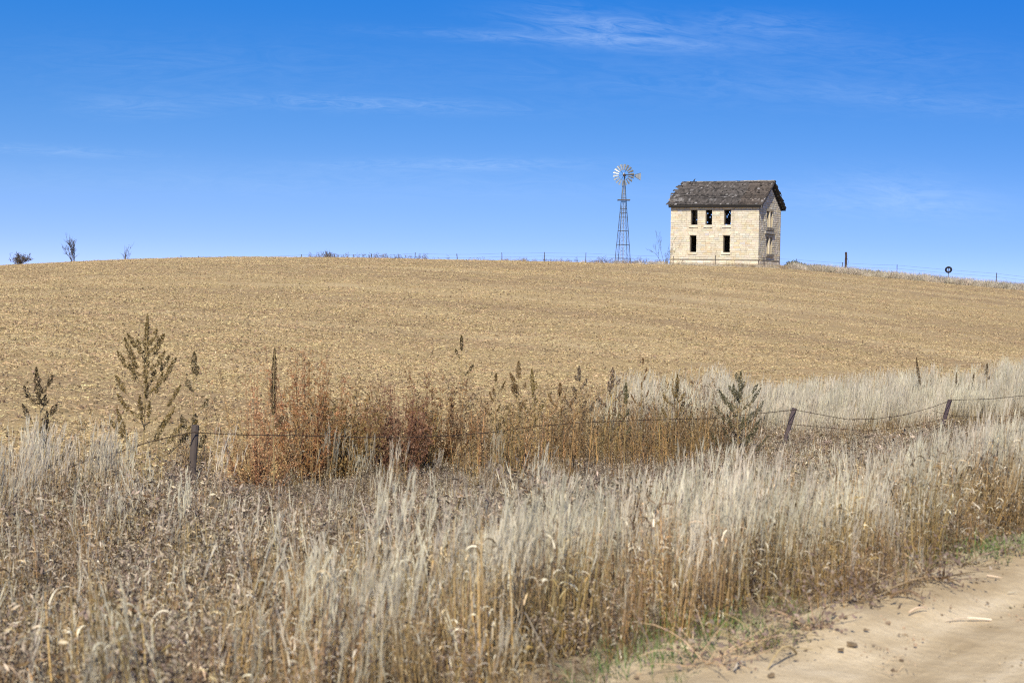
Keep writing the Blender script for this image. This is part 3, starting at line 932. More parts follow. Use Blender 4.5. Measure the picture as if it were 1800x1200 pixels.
def near_fence():
    ex, ey = on_fence(342, FENCE_P, 800)
    root = empty('barbed_wire_fence', (ex, ey, gz(ex, ey)), 0, 'sagging barbed wire fence on leaning grey posts through the tall weeds', 'fence')
    rt = np.array(root.location)
    tops = []
    for px, ptop, pbot, r, col in ((343, 747, 885, .044, (.10, .078, .066)), (1397, 717, 845, .047, (.10, .075, .075)), (1670, 702, 830, .05, (.09, .065, .07))):
        x, y = on_fence(px, FENCE_P, ptop)
        tp = at(px, ptop, y)
        lean = {343: -.04, 1397: -.34, 1670: -.38}[px]
        b = np.array([tp[0] + lean, y, gz(tp[0] + lean, y) - .1])
        mb = MB(); post(mb, b - rt, tp - rt, r, np.array(col))
        mb.build('post', M_WOOD, root); tops.append((tp, b))
    (t1, b1), (t2, b2), (t3, b3) = tops
    def seg(px, py):
        x, y = on_fence(px, FENCE_P - .06, py); return at(px, py, y)
    def curve(pl):
        q = np.array([seg(a, b) for a, b in pl]); n = len(q)
        u = np.arange(n); uu = np.linspace(0, n - 1, (n - 1) * 5 + 1)
        return np.stack([np.interp(uu, u, q[:, i]) for i in range(3)], 1)
    strands = [[(100, 830), (160, 806), (215, 792), (260, 777), (310, 765), (343, 759)],
               [(343, 760), (430, 764), (520, 765), (620, 768), (700, 768.5), (780, 766), (860, 760), (940, 749), (1030, 742), (1130, 738), (1250, 735), (1330, 727), (1397, 720)],
               [(1397, 720), (1440, 728), (1490, 737), (1540, 736), (1590, 729), (1640, 715), (1670, 704)],
               [(1670, 703), (1740, 701), (1800, 695), (1900, 690), (2050, 680)],
               [(1640, 722), (1680, 731), (1730, 733), (1800, 728), (1900, 722)],
               [(1385, 745), (1440, 750), (1520, 757), (1600, 750), (1660, 735)]]
    for k, pl in enumerate(strands):
        mb = MB(); wire(mb, curve(pl) - rt, .006 if k < 4 else .0045, .16)
        mb.build('wire', M_RUST, root)


near_fence()


def far_fence():
    Y = 155.0
    b0 = at(960, 460, Y); b0[2] = gz(b0[0], b0[1])
    root = empty('wire_fence', b0, 0, 'distant thin wire fence running along the crest past the windmill and house', 'fence')
    tops = []
    for px, pt_, r in ((318, 449, .03), (349, 450, .03), (411, 450, .03), (452, 450, .03), (530, 447, .03), (588, 446, .03), (653, 446, .045), (664, 448, .03), (730, 444, .035), (803, 446, .04), (882, 444, .035), (957, 443, .035),
                       (1030, 444, .03), (1184, 450, .03), (1258, 449, .03), (1343, 452, .05), (1400, 455, .03), (1481, 461, .03), (1577, 465, .03), (1752, 479.5, .035), (1850, 490, .03)):
        tp = at(px, pt_, Y)
        g = gz(tp[0], tp[1])
        mb = MB(); post(mb, np.array([tp[0] + rng.normal(0, .04), Y, g - .2]) - b0, tp - b0, r, (.07, .06, .055), 6)
        mb.build('post', M_WOOD, root); tops.append((px, tp))
    tl = [t_ for px, t_ in tops if px >= 349]
    for dz in (.06, .36, .70):
        mb = MB()
        for a, b in zip(tl, tl[1:]):
            ga, gb = a - [0, 0, dz], b - [0, 0, dz]
            mb.tube(sag(ga - b0, gb - b0, .03, 6), .0065, 4, (.12, .11, .105), False)
        mb.build('wire', M_RUST, root)


far_fence()

b = at(1487, 472, 154.6); b[2] = gz(b[0], b[1])
root = empty('wooden_post', b, 0, 'thick dark wooden post standing tall on the crest right of the house', 'post')
tp = at(1487, 443, 154.6) - b
mb = MB(); post(mb, (0, 0, -.2), tp, .10, (.06, .042, .035), 10); mb.build('timber', M_WOOD, root)
mb = MB(); th = np.linspace(0, 2 * math.pi, 17)
for zz in (tp[2] * .72, tp[2] * .35):
    mb.tube([(.115 * math.cos(a), .115 * math.sin(a), zz) for a in th], .01, 4, (.05, .04, .035), False)
mb.tube([(.1, -.02, tp[2] * .72), (.2, -.03, tp[2] * .6), (.15, -.02, tp[2] * .42)], .012, 4, (.05, .04, .035)); mb.build('wire_wrap', M_RUST, root)

ty = at(1667, 474, 153.5); g = gz(ty[0], ty[1])
mb = MB(); mb.tube([(ty[0] + .03, ty[1] + .02, g - .2), (ty[0] + .03, ty[1] + .02, ty[2] + .27)], .028, 6, (.17, .16, .16))
o = mb.build('steel_post', M_METAL); tag(o, 'slim steel post carrying the old tyre on the right crest', 'post')
mb = MB()
n1, n2 = 40, 12
vs, fs = [], []
for i in range(n1):
    a = i * 2 * math.pi / n1
    for j in range(n2):
        bb = j * 2 * math.pi / n2
        rr = .235 + .088 * math.copysign(abs(math.cos(bb)) ** .7, math.cos(bb)) + (.006 if (i % 2 and abs(bb) < .9 or i % 2 and bb > 5.4) else 0)
        vs.append((rr * math.cos(a), .085 * math.copysign(abs(math.sin(bb)) ** .8, math.sin(bb)), rr * .92 * math.sin(a)))
        fs.append((i * n2 + j, ((i + 1) % n1) * n2 + j, ((i + 1) % n1) * n2 + (j + 1) % n2, i * n2 + (j + 1) % n2))
mb.add(vs, fs, (.018, .018, .02))
o = mb.build('tyre', M_TYRE, None, True); o.location = ty - [0, .07, 0]; o.rotation_euler = (.12, -.2, -.25)
tag(o, 'old black tyre hung on a steel post on the right crest', 'tyre')


# ------------------------------------------------------------------ ground cover prototypes (kept out of the scene, instanced by the stuff objects)
def unit(v): v = np.asarray(v, float); return v / (np.linalg.norm(v) + 1e-9)


def blade_path(base, L, lean, az, curl, n=6):
    t_ = np.linspace(0, 1, n)
    ang = lean + curl * t_ ** 1.7
    dx = np.sin(ang); dz = np.cos(ang)
    hx = np.concatenate([[0], np.cumsum((dx[1:] + dx[:-1]) / 2)]) * L / (n - 1)
    hz = np.concatenate([[0], np.cumsum((dz[1:] + dz[:-1]) / 2)]) * L / (n - 1)
    d = np.array([math.cos(az), math.sin(az), 0])
    return np.asarray(base) + hx[:, None] * d + hz[:, None] * np.array([0, 0, 1.0])


def twisted(mb, pts, w, az, col, tw=2.0, ph=None):
    n = len(pts); ph = rng.uniform(0, 6) if ph is None else ph
    t_ = np.linspace(0, 1, n)
    d = np.array([math.cos(az), math.sin(az), 0]); q = np.array([-d[1], d[0], 0])
    a = ph + tw * t_
    side = np.cos(a)[:, None] * q + np.sin(a)[:, None] * (d * .6 + np.array([0, 0, .8]))
    mb.ribbon(pts, np.asarray(w), side, col)


GOLD = np.array([.38, .245, .09]); STRAW = np.array([.47, .365, .215]); PALE = np.array([.51, .43, .30]); GREY = np.array([.30, .24, .18])
BROWN = np.array([.17, .108, .05]); DARK = np.array([.115, .085, .065]); GREEN = np.array([.12, .17, .05]); BLEACH = np.array([.55, .50, .385])


def clump_tall(n_st=22, plume=.8, hgt=1.1, leafy=62, rad=.15, lean=.07, mixc=.3, tipk=1.0):
    mb = MB()
    for _ in range(n_st):
        b = np.array([*rng.normal(0, rad * .6, 2), -.03]); az = rng.normal(0, .9)
        H_ = hgt * rng.uniform(.72, 1.08)
        pts = blade_path(b, H_, abs(rng.normal(0, lean)), az, rng.uniform(.02, .16), 6)
        base = (GOLD if rng.random() > mixc else BROWN) * min(rng.lognormal(-.05, .35), 1.5)
        tipc = (PALE if rng.random() < plume + .05 else STRAW) * rng.normal(.95, .1) * tipk + base * (1 - tipk)
        k = np.array([0, .05, .2, .5, .85, 1])[:, None]
        twisted(mb, pts, rng.uniform(.7, 1.25) * np.array([.0062, .006, .0056, .0048, .0038, .0025]), az, base * (1 - k) + tipc * k, .5)
        if rng.random() < plume:
            L = rng.uniform(.22, .36)
            tip = pts[-1]; dr = unit(pts[-1] - pts[-2])
            m = 9
            for q in range(m):
                t0 = tip - dr * L * (.75 - q / m)
                aa = rng.normal(0, 1, 3); v = unit(dr * 1.0 + aa * .12)
                l = rng.uniform(.07, .16)
                mb.ribbon([t0, t0 + v * l * .5, t0 + v * l], [.002, .0058, .0012], unit(np.cross(v, rng.normal(0, 1, 3))), BLEACH * rng.normal(.95, .09))
    for _ in range(leafy):
        b = np.array([*rng.normal(0, rad * .75, 2), 0]); az = rng.uniform(0, 6.28)
        z0 = rng.uniform(0, .62 if plume > .5 else .95) * hgt * .9
        L = rng.uniform(.04, .13)
        pts = blade_path(b + [0, 0, z0], L, rng.uniform(.1, 1.0), az, rng.uniform(.5, 3.6), 7)
        c = (STRAW, BLEACH, GOLD, BROWN, BROWN, BLEACH, BROWN * .5)[rng.integers(0, 7)] * min(rng.lognormal(-.1, .42), 1.35)
        w = rng.uniform(.0055, .0115)
        twisted(mb, pts, w * np.array([.6, .9, 1, 1, .85, .6, .15]), az, c, rng.uniform(.5, 3.5))
    return mb


def clump_leafy(n=60, hgt=.55, rad=.16, cols=(STRAW, GOLD, GOLD, BLEACH, BROWN, BROWN), w0=.0135, curl=(1.0, 3.2)):
    mb = MB()
    for _ in range(n):
        b = np.array([*rng.normal(0, rad * .7, 2), -.02]); az = rng.uniform(0, 6.28)
        z0 = rng.uniform(0, .45) * hgt
        L = rng.uniform(.35, .95) * hgt
        pts = blade_path(b + [0, 0, z0], L, rng.uniform(.05, .6), az, rng.uniform(*curl), 6)
        c = cols[rng.integers(0, len(cols))] * rng.normal(1, .16)
        w = rng.uniform(.6, 1.4) * w0
        twisted(mb, pts, w * np.array([.6, 1, 1, .9, .6, .15]), az, c, rng.uniform(.3, 3.5))
    for _ in range(n // 4):
        b = np.array([*rng.normal(0, rad * .6, 2), -.02]); az = rng.uniform(0, 6.28)
        pts = blade_path(b, hgt * rng.uniform(.8, 1.35), abs(rng.normal(0, .14)), az, rng.uniform(0, .3), 5)
        twisted(mb, pts, [.0065, .006, .0055, .005, .003], az, cols[rng.integers(0, len(cols))] * rng.normal(1, .12), .4)
    return mb


def clump_forb(hgt=.62, rad=.18, n_st=10, leaf=(GREY, GREY * 1.2, BROWN, DARK * 1.6, PALE * .8), nl=26, stem=DARK, lsize=.022, fluff=True):
    mb = MB()
    for _ in range(n_st):
        b = np.array([*rng.normal(0, rad * .6, 2), -.03]); az = rng.uniform(0, 6.28)
        H_ = hgt * rng.uniform(.65, 1.1)
        pts = blade_path(b, H_, abs(rng.normal(0, .16)), az, rng.uniform(0, .3), 6)
        twisted(mb, pts, [.006, .0055, .005, .004, .003, .002], az, stem * rng.normal(1.3, .25), .5)
        for q in range(6):
            t_ = rng.uniform(.3, .98); j = min(int(t_ * 5), 4); p0 = pts[j] + (pts[j + 1] - pts[j]) * (t_ * 5 - j)
            v = unit(np.array([*rng.normal(0, 1, 2), rng.uniform(.5, 1.6)])); l = rng.uniform(.06, .2) * hgt / .62
            p1 = p0 + v * l
            mb.ribbon([p0, p0 + v * l * .5, p1], [.003, .0025, .0015], unit(np.cross(v, rng.normal(0, 1, 3))), stem * rng.normal(1.6, .3))
            m = max(2, nl // 6)
            P = p0 + (p1 - p0) * rng.uniform(.3, 1.05, (m, 1)) + rng.normal(0, .02, (m, 3))
            cc = np.array([leaf[rng.integers(0, len(leaf))] for _ in range(m)]) * rng.lognormal(-.08, .42, (m, 1)).clip(.3, 1.7)
            mb.flecks(P, lsize * rng.uniform(.4, 1.1, m), cc, 2.8)
        if fluff:
            P = pts[-1] + rng.normal(0, .022, (7, 3)); mb.flecks(P, rng.uniform(.008, .016, 7), PALE * .9 * rng.normal(1, .12, (7, 1)), 1.3)
        for q in range(5):
            j = rng.integers(1, 5); az2 = rng.uniform(0, 6.28)
            lp = blade_path(pts[j], rng.uniform(.05, .11), rng.uniform(.6, 1.4), az2, rng.uniform(.8, 2.6), 5)
            twisted(mb, lp, rng.uniform(.006, .012) * np.array([.5, 1, 1, .7, .2]), az2, leaf[rng.integers(0, len(leaf))] * rng.normal(1.05, .18), 1.5)
    return mb


def clump_clover(hgt=1.15, n_st=8, rad=.24):
    """tall orange-brown branching stems with small dark seed clusters"""
    mb = MB(); OR = np.array([.47, .30, .125])
    for _ in range(n_st):
        b = np.array([*rng.normal(0, rad * .6, 2), -.03]); az = rng.uniform(0, 6.28)
        H_ = hgt * rng.uniform(.6, 1.12)
        pts = blade_path(b, H_, abs(rng.normal(0, .09)), az, rng.uniform(-.05, .2), 6)
        c = OR * rng.normal(1, .22) if rng.random() < .75 else BROWN
        twisted(mb, pts, [.0115, .011, .0095, .008, .005, .0025], az, c, .4)
        twisted(mb, pts, [.0115, .011, .0095, .008, .005, .0025], az, c, .4, 1.6)
        for q in range(rng.integers(7, 12)):
            t_ = rng.uniform(.25, .98); j = min(int(t_ * 5), 4); p0 = pts[j] + (pts[j + 1] - pts[j]) * (t_ * 5 - j)
            v = unit(np.array([*rng.normal(0, .7, 2), rng.uniform(.8, 1.8)])); l = rng.uniform(.1, .3)
            p1 = p0 + v * l
            mb.ribbon([p0, p0 + v * l * .5, p1], [.004, .003, .0015], unit(np.cross(v, rng.normal(0, 1, 3))), c * rng.normal(.95, .15))
            m = 9
            m = 6; P = p0 + (p1 - p0) * rng.uniform(.35, 1.1, (m, 1)) + rng.normal(0, .012, (m, 3))
            kc = np.array([.15, .10, .05]) if rng.random() < .65 else np.array([.22, .17, .10])
            mb.flecks(P, rng.uniform(.010, .024, m), kc * rng.normal(1, .25, (m, 1)), 1.7)
    return mb


def clump_green(hgt=.16, n=40, rad=.13):
    mb = MB()
    for _ in range(n):
        b = np.array([*rng.normal(0, rad * .7, 2), -.01]); az = rng.uniform(0, 6.28)
        pts = blade_path(b, hgt * rng.uniform(.5, 1.2), rng.uniform(.05, .6), az, rng.uniform(.2, 1.6), 5)
        twisted(mb, pts, rng.uniform(.004, .007) * np.array([.8, 1, .9, .6, .1]), az, GREEN * rng.normal(1, .2), rng.uniform(0, 1))
    return mb


def clump_straw(n=26, rad=.42):
    """chopped stubble: lying straw pieces, a few short stubs and clods"""
    mb = MB()
    for _ in range(n):
        c = np.array([*rng.uniform(-rad, rad, 2), rng.uniform(.004, .035)]); az = rng.uniform(0, 6.28); L = rng.uniform(.03, .10)
        d = np.array([math.cos(az), math.sin(az), rng.normal(0, .18)]) * L / 2
        k = (np.array([.70, .565, .315]) if rng.random() < .25 else np.array([.54, .41, .215])) * rng.normal(1, .14)
        mb.ribbon([c - d, c + d], [rng.uniform(.006, .012)] * 2, unit(np.array([-d[1], d[0], rng.normal(0, .04)])), np.clip(k, .05, .85))
    for _ in range(4):
        c = np.array([*rng.uniform(-rad, rad, 2), 0]); h = rng.uniform(.02, .06)
        mb.ribbon([c, c + [rng.normal(0, .02), rng.normal(0, .02), h]], [.010, .008], unit([*rng.normal(0, 1, 2), 0]), np.array([.62, .49, .27]) * rng.normal(1, .15))
    for _ in range(3):
        s_ = rng.uniform(.010, .026); c = np.array([*rng.uniform(-rad, rad, 2), 0])
        mb.box(c + [-s_, -s_ * .8, -.01], c + [s_, s_ * .8, s_ * 1.2], np.array([.31, .23, .135]) * rng.normal(1, .22), None, s_ * .3)
    return mb


def clump_grit():
    mb = MB()
    for _ in range(9):
        c = np.array([*rng.normal(0, .09, 2), 0]); s_ = rng.uniform(.003, .010)
        if rng.random() < .6: mb.box(c + [-s_, -s_, -.003], c + [s_, s_ * .8, s_], np.array([.34, .26, .165]) * rng.lognormal(-.1, .35), None, s_ * .3)
        else:
            d = np.array([*rng.normal(0, .02, 2), rng.normal(0, .002)]); mb.ribbon([c - d + [0, 0, .004], c + [0, 0, .006], c + d + [0, 0, .004]], [.003, .004, .002], unit([-d[1], d[0], .001]), STRAW * rng.normal(1.2, .25))
    return mb


def proto_set(name, makers, material):
    col = bpy.data.collections.new(name)
    for k, mk in enumerate(makers):
        o = bpy.data.objects.new('%s_%02d' % (name, k), mk.mesh(name, material)); col.objects.link(o)
    return col


PS = {
    'tall': proto_set('plume_grass_clump', [clump_tall(22, .8, 1.08) for _ in range(7)], M_GRASS),
    'leafy': proto_set('leafy_grass_clump', [clump_tall(28, .06, .68, 80, .14, .11, .4, .4) for _ in range(7)], M_GRASS),
    'forb': proto_set('grey_weed_clump', [clump_forb(.6) for _ in range(6)], M_WEED),
    'clover': proto_set('stem_weed_clump', [clump_clover() for _ in range(6)], M_WEED),
    'green': proto_set('green_grass_clump', [clump_green() for _ in range(3)], M_GRASS),
    'straw': proto_set('straw_scatter', [clump_straw() for _ in range(10)], M_STRAW),
    'grit': proto_set('road_crumbs', [clump_grit() for _ in range(5)], M_STRAW),
    'litter': proto_set('leaf_litter', [clump_leafy(30, .2, .18, (STRAW * .6, GREY * .7, BROWN * .8, BROWN), .007, (1.6, 4.0)) for _ in range(4)], M_GRASS),
    'tuft': proto_set('crest_tuft', [clump_leafy(70, .62, .3, (PALE * .95, np.array([.50, .43, .34]), np.array([.42, .37, .30]), BLEACH * .9), .02, (.2, 1.2)) for _ in range(4)], M_GRASS),
    'redtuft': proto_set('russet_tuft', [clump_leafy(50, .36, .2, (np.array([.36, .22, .10]), BROWN, GOLD), .012, (.2, 1.3)) for _ in range(3)], M_GRASS),
    'greenweed': proto_set('green_weed', [clump_forb(.42, .2, 8, (np.array([.05, .085, .045]), np.array([.08, .12, .06]), np.array([.05, .07, .05])), 40, np.array([.05, .06, .04]), .05, False) for _ in range(3)], M_WEED),
    'sprig': proto_set('bare_sprig', [clump_forb(.5, .12, 3, (DARK, GREY * .6), 8, DARK, .03, False) for _ in range(4)], M_WEED),
}


def scatter(name, pset, P, scl, rot=None, tilt=.06, label=None, cat=None):
    P = np.asarray(P, float); n = len(P)
    me = bpy.data.meshes.new(name)
    me.from_pydata(P.tolist(), [], [])
    if rot is None:
        rot = np.stack([rng.normal(0, tilt, n), rng.normal(0, tilt, n), rng.uniform(0, 6.28, n)], 1)
    a = me.attributes.new('rot', 'FLOAT_VECTOR', 'POINT'); a.data.foreach_set('vector', np.asarray(rot, float).ravel())
    a = me.attributes.new('scl', 'FLOAT_VECTOR', 'POINT')
    scl = np.asarray(scl, float)
    if scl.ndim == 1: scl = np.repeat(scl[:, None], 3, 1)
    a.data.foreach_set('vector', scl.ravel())
    a = me.attributes.new('idx', 'INT', 'POINT'); a.data.foreach_set('value', rng.integers(0, len(PS[pset].objects), n).astype(np.int32))
    o = bpy.data.objects.new(name, me); C.objects.link(o)
    ng = bpy.data.node_groups.new(name, 'GeometryNodeTree')
    ng.interface.new_socket('Geometry', in_out='INPUT', socket_type='NodeSocketGeometry')
    ng.interface.new_socket('Geometry', in_out='OUTPUT', socket_type='NodeSocketGeometry')
    N, L = ng.nodes, ng.links
    gi, go = N.new('NodeGroupInput'), N.new('NodeGroupOutput')
    ci = N.new('GeometryNodeCollectionInfo'); ci.inputs['Collection'].default_value = PS[pset]
    ci.inputs['Separate Children'].default_value = True; ci.inputs['Reset Children'].default_value = True
    ip = N.new('GeometryNodeInstanceOnPoints'); ip.inputs['Pick Instance'].default_value = True
    def attr(nm, ty):
        q = N.new('GeometryNodeInputNamedAttribute'); q.data_type = ty; q.inputs['Name'].default_value = nm
        return [s_ for s_ in q.outputs if s_.enabled and s_.name == 'Attribute'][0]
    er = N.new('FunctionNodeEulerToRotation')
    L.new(attr('rot', 'FLOAT_VECTOR'), er.inputs[0])
    L.new(gi.outputs[0], ip.inputs['Points']); L.new(ci.outputs[0], ip.inputs['Instance'])
    L.new(er.outputs[0], ip.inputs['Rotation']); L.new(attr('scl', 'FLOAT_VECTOR'), ip.inputs['Scale'])
    L.new(attr('idx', 'INT'), ip.inputs['Instance Index'])
    L.new(ip.outputs[0], go.inputs[0])
    md = o.modifiers.new('scatter', 'NODES'); md.node_group = ng
    return tag(o, label, cat, None, 'stuff')


def sample(p0, p1, s0, s1, dens, fn=None, margin=.05, side=2.0):
    """random points in a strip along the road, kept near the view; fn(p,s,x,y) -> keep probability"""
    n = int((p1 - p0) * (s1 - s0) * dens)
    p, s_ = rng.uniform(p0, p1, n), rng.uniform(s0, s1, n)
    x, y = xy(p, s_)
    ok = (y > 4.5) & (np.abs(x) < (.30 + margin) * y + side)
    if fn is not None: ok &= rng.random(n) < fn(p, s_, x, y)
    x, y = x[ok], y[ok]
    return np.stack([x, y, ground(x, y)], 1), p[ok], s_[ok]


def pxof(x, y): return 900 + x / y * FPX


# --- tall plume grass: roadside band and the band beyond the fence on the right
def k_tall(p, s_, x, y):
    px = pxof(x, y)
    patch = vnoise(x, y, 1.3, 0) * .6 + vnoise(x, y, .5, 1) * .4
    a = sstep(3.75, 4.35, p + .6 * (vnoise(x, y, .8, 2) - .5)) * (1 - sstep(5.7, 6.8, p))
    left = sstep(450, 1000, px); a = a * (1 - sstep(5.6, 6.6, p - .6 * sstep(400, 1000, px)))
    a = a * (.36 + .64 * left) * sstep(.40, .56, patch + .14 * left)
    st = (1 - sstep(.3, .5, patch)) * 0 + sstep(.60, .66, patch) * sstep(7, 8, p) * (1 - sstep(12, 14, p)) * .10
    pxc = np.abs(px - 345) < 26
    bk = np.where(pxc & (p < 15.5), .12, 1) * .42 * (1 - sstep(330, 470, px)) * sstep(12.5, 14, p) * (1 - sstep(16.2, 17.4, p)) + .045 * sstep(380, 450, px) * (1 - sstep(820, 900, px)) * sstep(14, 14.6, p) * (1 - sstep(15.8, 16.4, p))
    return np.clip(a + st + bk * sstep(.3, .5, patch), 0, 1)


P1, p_, s_ = sample(3.6, 17.4, -3, 75, 12, k_tall)
sc = rng.uniform(.72, 1.05, len(P1)) * (.46 + .46 * vnoise(P1[:, 0], P1[:, 1], .75, 3) + .10 * vnoise(P1[:, 0], P1[:, 1], 2.5, 1)) * np.where(p_ > 11, 1.15, 1) * (1 - .2 * (1 - sstep(500, 900, pxof(P1[:, 0], P1[:, 1]))) * (p_ < 9)) * (1 - .13 * sstep(1000, 1300, pxof(P1[:, 0], P1[:, 1])) * (p_ < 9))
sc *= .72 + .28 * sstep(3.8, 4.9, p_)
rot = np.stack([rng.normal(0, .05, len(P1)), rng.normal(.05, .06, len(P1)), rng.normal(0, .7, len(P1))], 1)


def k_back(p, s_, x, y):
    px = pxof(x, y)
    patch = vnoise(x, y, 1.6, 1) * .6 + vnoise(x, y, .6, 2) * .4
    m = sstep(1020, 1260, px) * sstep(.24, .5, patch + .05)
    return m * sstep(16.0, 16.8, p) * (1 - sstep(18.6, 20.2, p))


P2, p2, s2 = sample(15.3, 20.5, 20, 95, 13, k_back)
sc2 = rng.uniform(.85, 1.2, len(P2)) * (.82 + .36 * vnoise(P2[:, 0], P2[:, 1], 2.2, 3))
rot2 = np.stack([rng.normal(0, .04, len(P2)), rng.normal(.03, .05, len(P2)), rng.normal(0, .7, len(P2))], 1)
scatter('tall_grass', 'tall', np.concatenate([P1, P2]), np.concatenate([sc, sc2]), np.concatenate([rot, rot2]),
        label='tall bleached plume grass in bands along the roadside and behind the fence', cat='grass')


# --- curly leafy bunch grass
def k_leafy(p, s_, x, y):
    px = pxof(x, y)
    patch = vnoise(x, y, .9, 2)
    a = sstep(3.5, 4.15, p + .6 * (vnoise(x, y, .8, 2) - .5)) * (1 - sstep(7.2, 9.0, p)) * (.6 + .4 * sstep(.3, .5, patch)) * (.6 + .4 * sstep(400, 900, px))
    b = sstep(6, 8, p) * (1 - sstep(17.0, 18.5, p)) * (.16 + .22 * (1 - sstep(150, 420, px)) + .3 * sstep(.55, .7, patch)) * np.where((np.abs(px - 345) < 26) & (p < 15.5) & (p > 11), .2, 1)
    return np.clip(a + b, 0, 1)


P3, p3, s3 = sample(3.3, 18.5, -3, 85, 14.5, k_leafy)
px3 = pxof(P3[:, 0], P3[:, 1])
sc3 = (1 - .45 * sstep(11, 13, p3) * sstep(340, 420, px3) * (1 - sstep(1180, 1300, px3))) * rng.uniform(.6, 1.15, len(P3)) * (.5 + .5 * sstep(3.6, 4.5, p3))
scatter('bunch_grass', 'leafy', P3, sc3, None, .12, 'dry curled tan bunch grass along the road edge and ditch', 'grass')


# --- grey brown weeds filling the ditch
def k_forb(p, s_, x, y):
    patch = vnoise(x, y, 1.5, 3)
    a = sstep(6.2, 7.6, p) * (1 - sstep(16.0, 17.2, p)) * (.55 + .45 * sstep(.25, .5, patch))
    b = .42 * sstep(3.9, 4.6, p) * (1 - sstep(6.5, 7.5, p))
    px = pxof(x, y)
    return np.clip(a + b + .6 * sstep(4.2, 5.0, p) * (1 - sstep(7, 8, p)) * (1 - sstep(250, 800, px)), 0, 1)


P4, p4, s4 = sample(3.8, 17.3, -3, 90, 12, k_forb)
px4 = pxof(P4[:, 0], P4[:, 1])
sc4 = (1 - .45 * sstep(11, 13, p4) * sstep(340, 420, px4) * (1 - sstep(1180, 1300, px4))) * rng.uniform(.65, 1.2, len(P4)) * (.75 + .5 * vnoise(P4[:, 0], P4[:, 1], 2.0, 1)) * (1 - .45 * (1 - sstep(5.5, 7.5, p4)) * sstep(300, 800, px4))
scatter('ditch_weeds', 'forb', P4, sc4, None, .1, 'grey brown dead weeds filling the ditch before the fence', 'weeds')


# --- orange stemmed weeds at the fence
def k_clover(p, s_, x, y):
    px = pxof(x, y)
    return sstep(790, 900, px) * (1 - sstep(1230, 1360, px)) * sstep(14.6, 15.6, p) * (1 - sstep(17.6, 18.6, p)) + \
        .20 * sstep(380, 480, px) * (1 - sstep(800, 900, px)) * sstep(15, 15.8, p) * (1 - sstep(16.6, 17.4, p)) + \
        .12 * (1 - sstep(150, 300, px)) * sstep(15.5, 15.9, p) * (1 - sstep(16.4, 17.2, p))


P5, p5, s5 = sample(14.2, 18.7, 4, 50, 4.6, k_clover)
sc5 = rng.uniform(.65, 1.35, len(P5))
scatter('stem_weeds', 'clover', P5, sc5, None, .06, 'orange brown stemmed dry weeds standing along the near fence', 'weeds')


# --- green grass shoots
gp = []
for px, py, n, r_ in ((1665, 968, 26, .30), (1735, 962, 16, .22), (1620, 985, 6, .15), (1150, 1115, 9, .2), (1260, 1105, 14, .2), (1340, 1075, 8, .2), (1050, 1175, 8, .2), (110, 1110, 20, .3), (120, 940, 22, .45), (95, 905, 12, .4), (650, 1020, 10, .25), (375, 930, 8, .3), (1190, 1090, 6, .2), (1780, 955, 10, .25)):
    d = ray(px, py)
    for Y in np.arange(6, 40, .05):
        q = np.array([0, 0, EYE]) + d * Y
        if q[2] < gz(q[0], q[1]) + .08: break
    for _ in range(max(2, n // 2)):
        x, y = q[0] + rng.normal(0, r_ * .8), q[1] + rng.normal(0, r_); gp.append((x, y, max(gz(x, y), road_z(x, y) if ps(x, y)[0] < 4.8 else -9)))
scatter('green_grass', 'green', gp, rng.uniform(.45, 1.05, len(gp)), None, .15, 'small patches of fresh green grass at the road edge and in the ditch', 'grass')

# --- grit and straw crumbs on the road
gq = []
for _ in range(3000):
    p, s__ = rng.uniform(-3, 4.2), rng.uniform(2, 26)
    if rng.random() > .25 + .75 * sstep(1.5, 3.6, p): continue
    x, y = xy(p, s__); gq.append((x, y, road_z(x, y)))
scatter('road_grit', 'grit', gq, rng.uniform(.25, .85, len(gq)), None, .2, 'small grit and straw crumbs strewn over the sandy road', 'grit')

# --- litter on the ground below the grass
P6, p6, _ = sample(3.3, 17.5, -3, 70, 9, lambda p, s_, x, y: sstep(3.4, 4.2, p + .5 * (vnoise(x, y, .8, 2) - .5)))
scatter('dry_litter', 'litter', P6, rng.uniform(.6, 1.3, len(P6)), None, .25, 'fallen dry leaves and straw lying under the roadside grass', 'litter')

# --- stubble field
fp, fs = [], []
for y0, y1, dens in ((18, 50, 15), (50, 75, 10), (75, 105, 6), (105, 157, 3)):
    w = .33 * y1 + 3
    n = int(2 * w * (y1 - y0) * dens)
    x, y = rng.uniform(-w, w, n), rng.uniform(y0, y1, n)
    p, _ = ps(x, y)
    patch = .6 * vnoise(x * .15, y, 3.5, 1) + .4 * vnoise(x * .4, y, 9, 2)
    ok = (np.abs(x) < .33 * y + 3) & (p > 16.6) & (rng.random(n) < .45 + .7 * patch)
    hx = (x - HOUSE[0]) * HEX[0] + (y - HOUSE[1]) * HEX[1]; hy = (x - HOUSE[0]) * HEY[0] + (y - HOUSE[1]) * HEY[1]
    ok &= ~((hx > -HW - 1) & (hx < 1) & (hy > -1.5))
    fp.append(np.stack([x[ok], y[ok], ground(x[ok], y[ok])], 1)); fs.append(rng.uniform(.7, 1.25, ok.sum()))
scatter('field_stubble', 'straw', np.concatenate(fp), np.concatenate(fs), None, .05, 'chopped yellow straw and clods littering the harvested field', 'stubble')

# --- cover along the crest
def crest(px0, px1, n, Y0, Y1, s0, s1):
    px = rng.uniform(px0, px1, n); Y = rng.uniform(Y0, Y1, n)
    x = (px - 900) / FPX * Y
    return np.stack([x, Y, ground(x, Y) - .02], 1), rng.uniform(s0, s1, n)


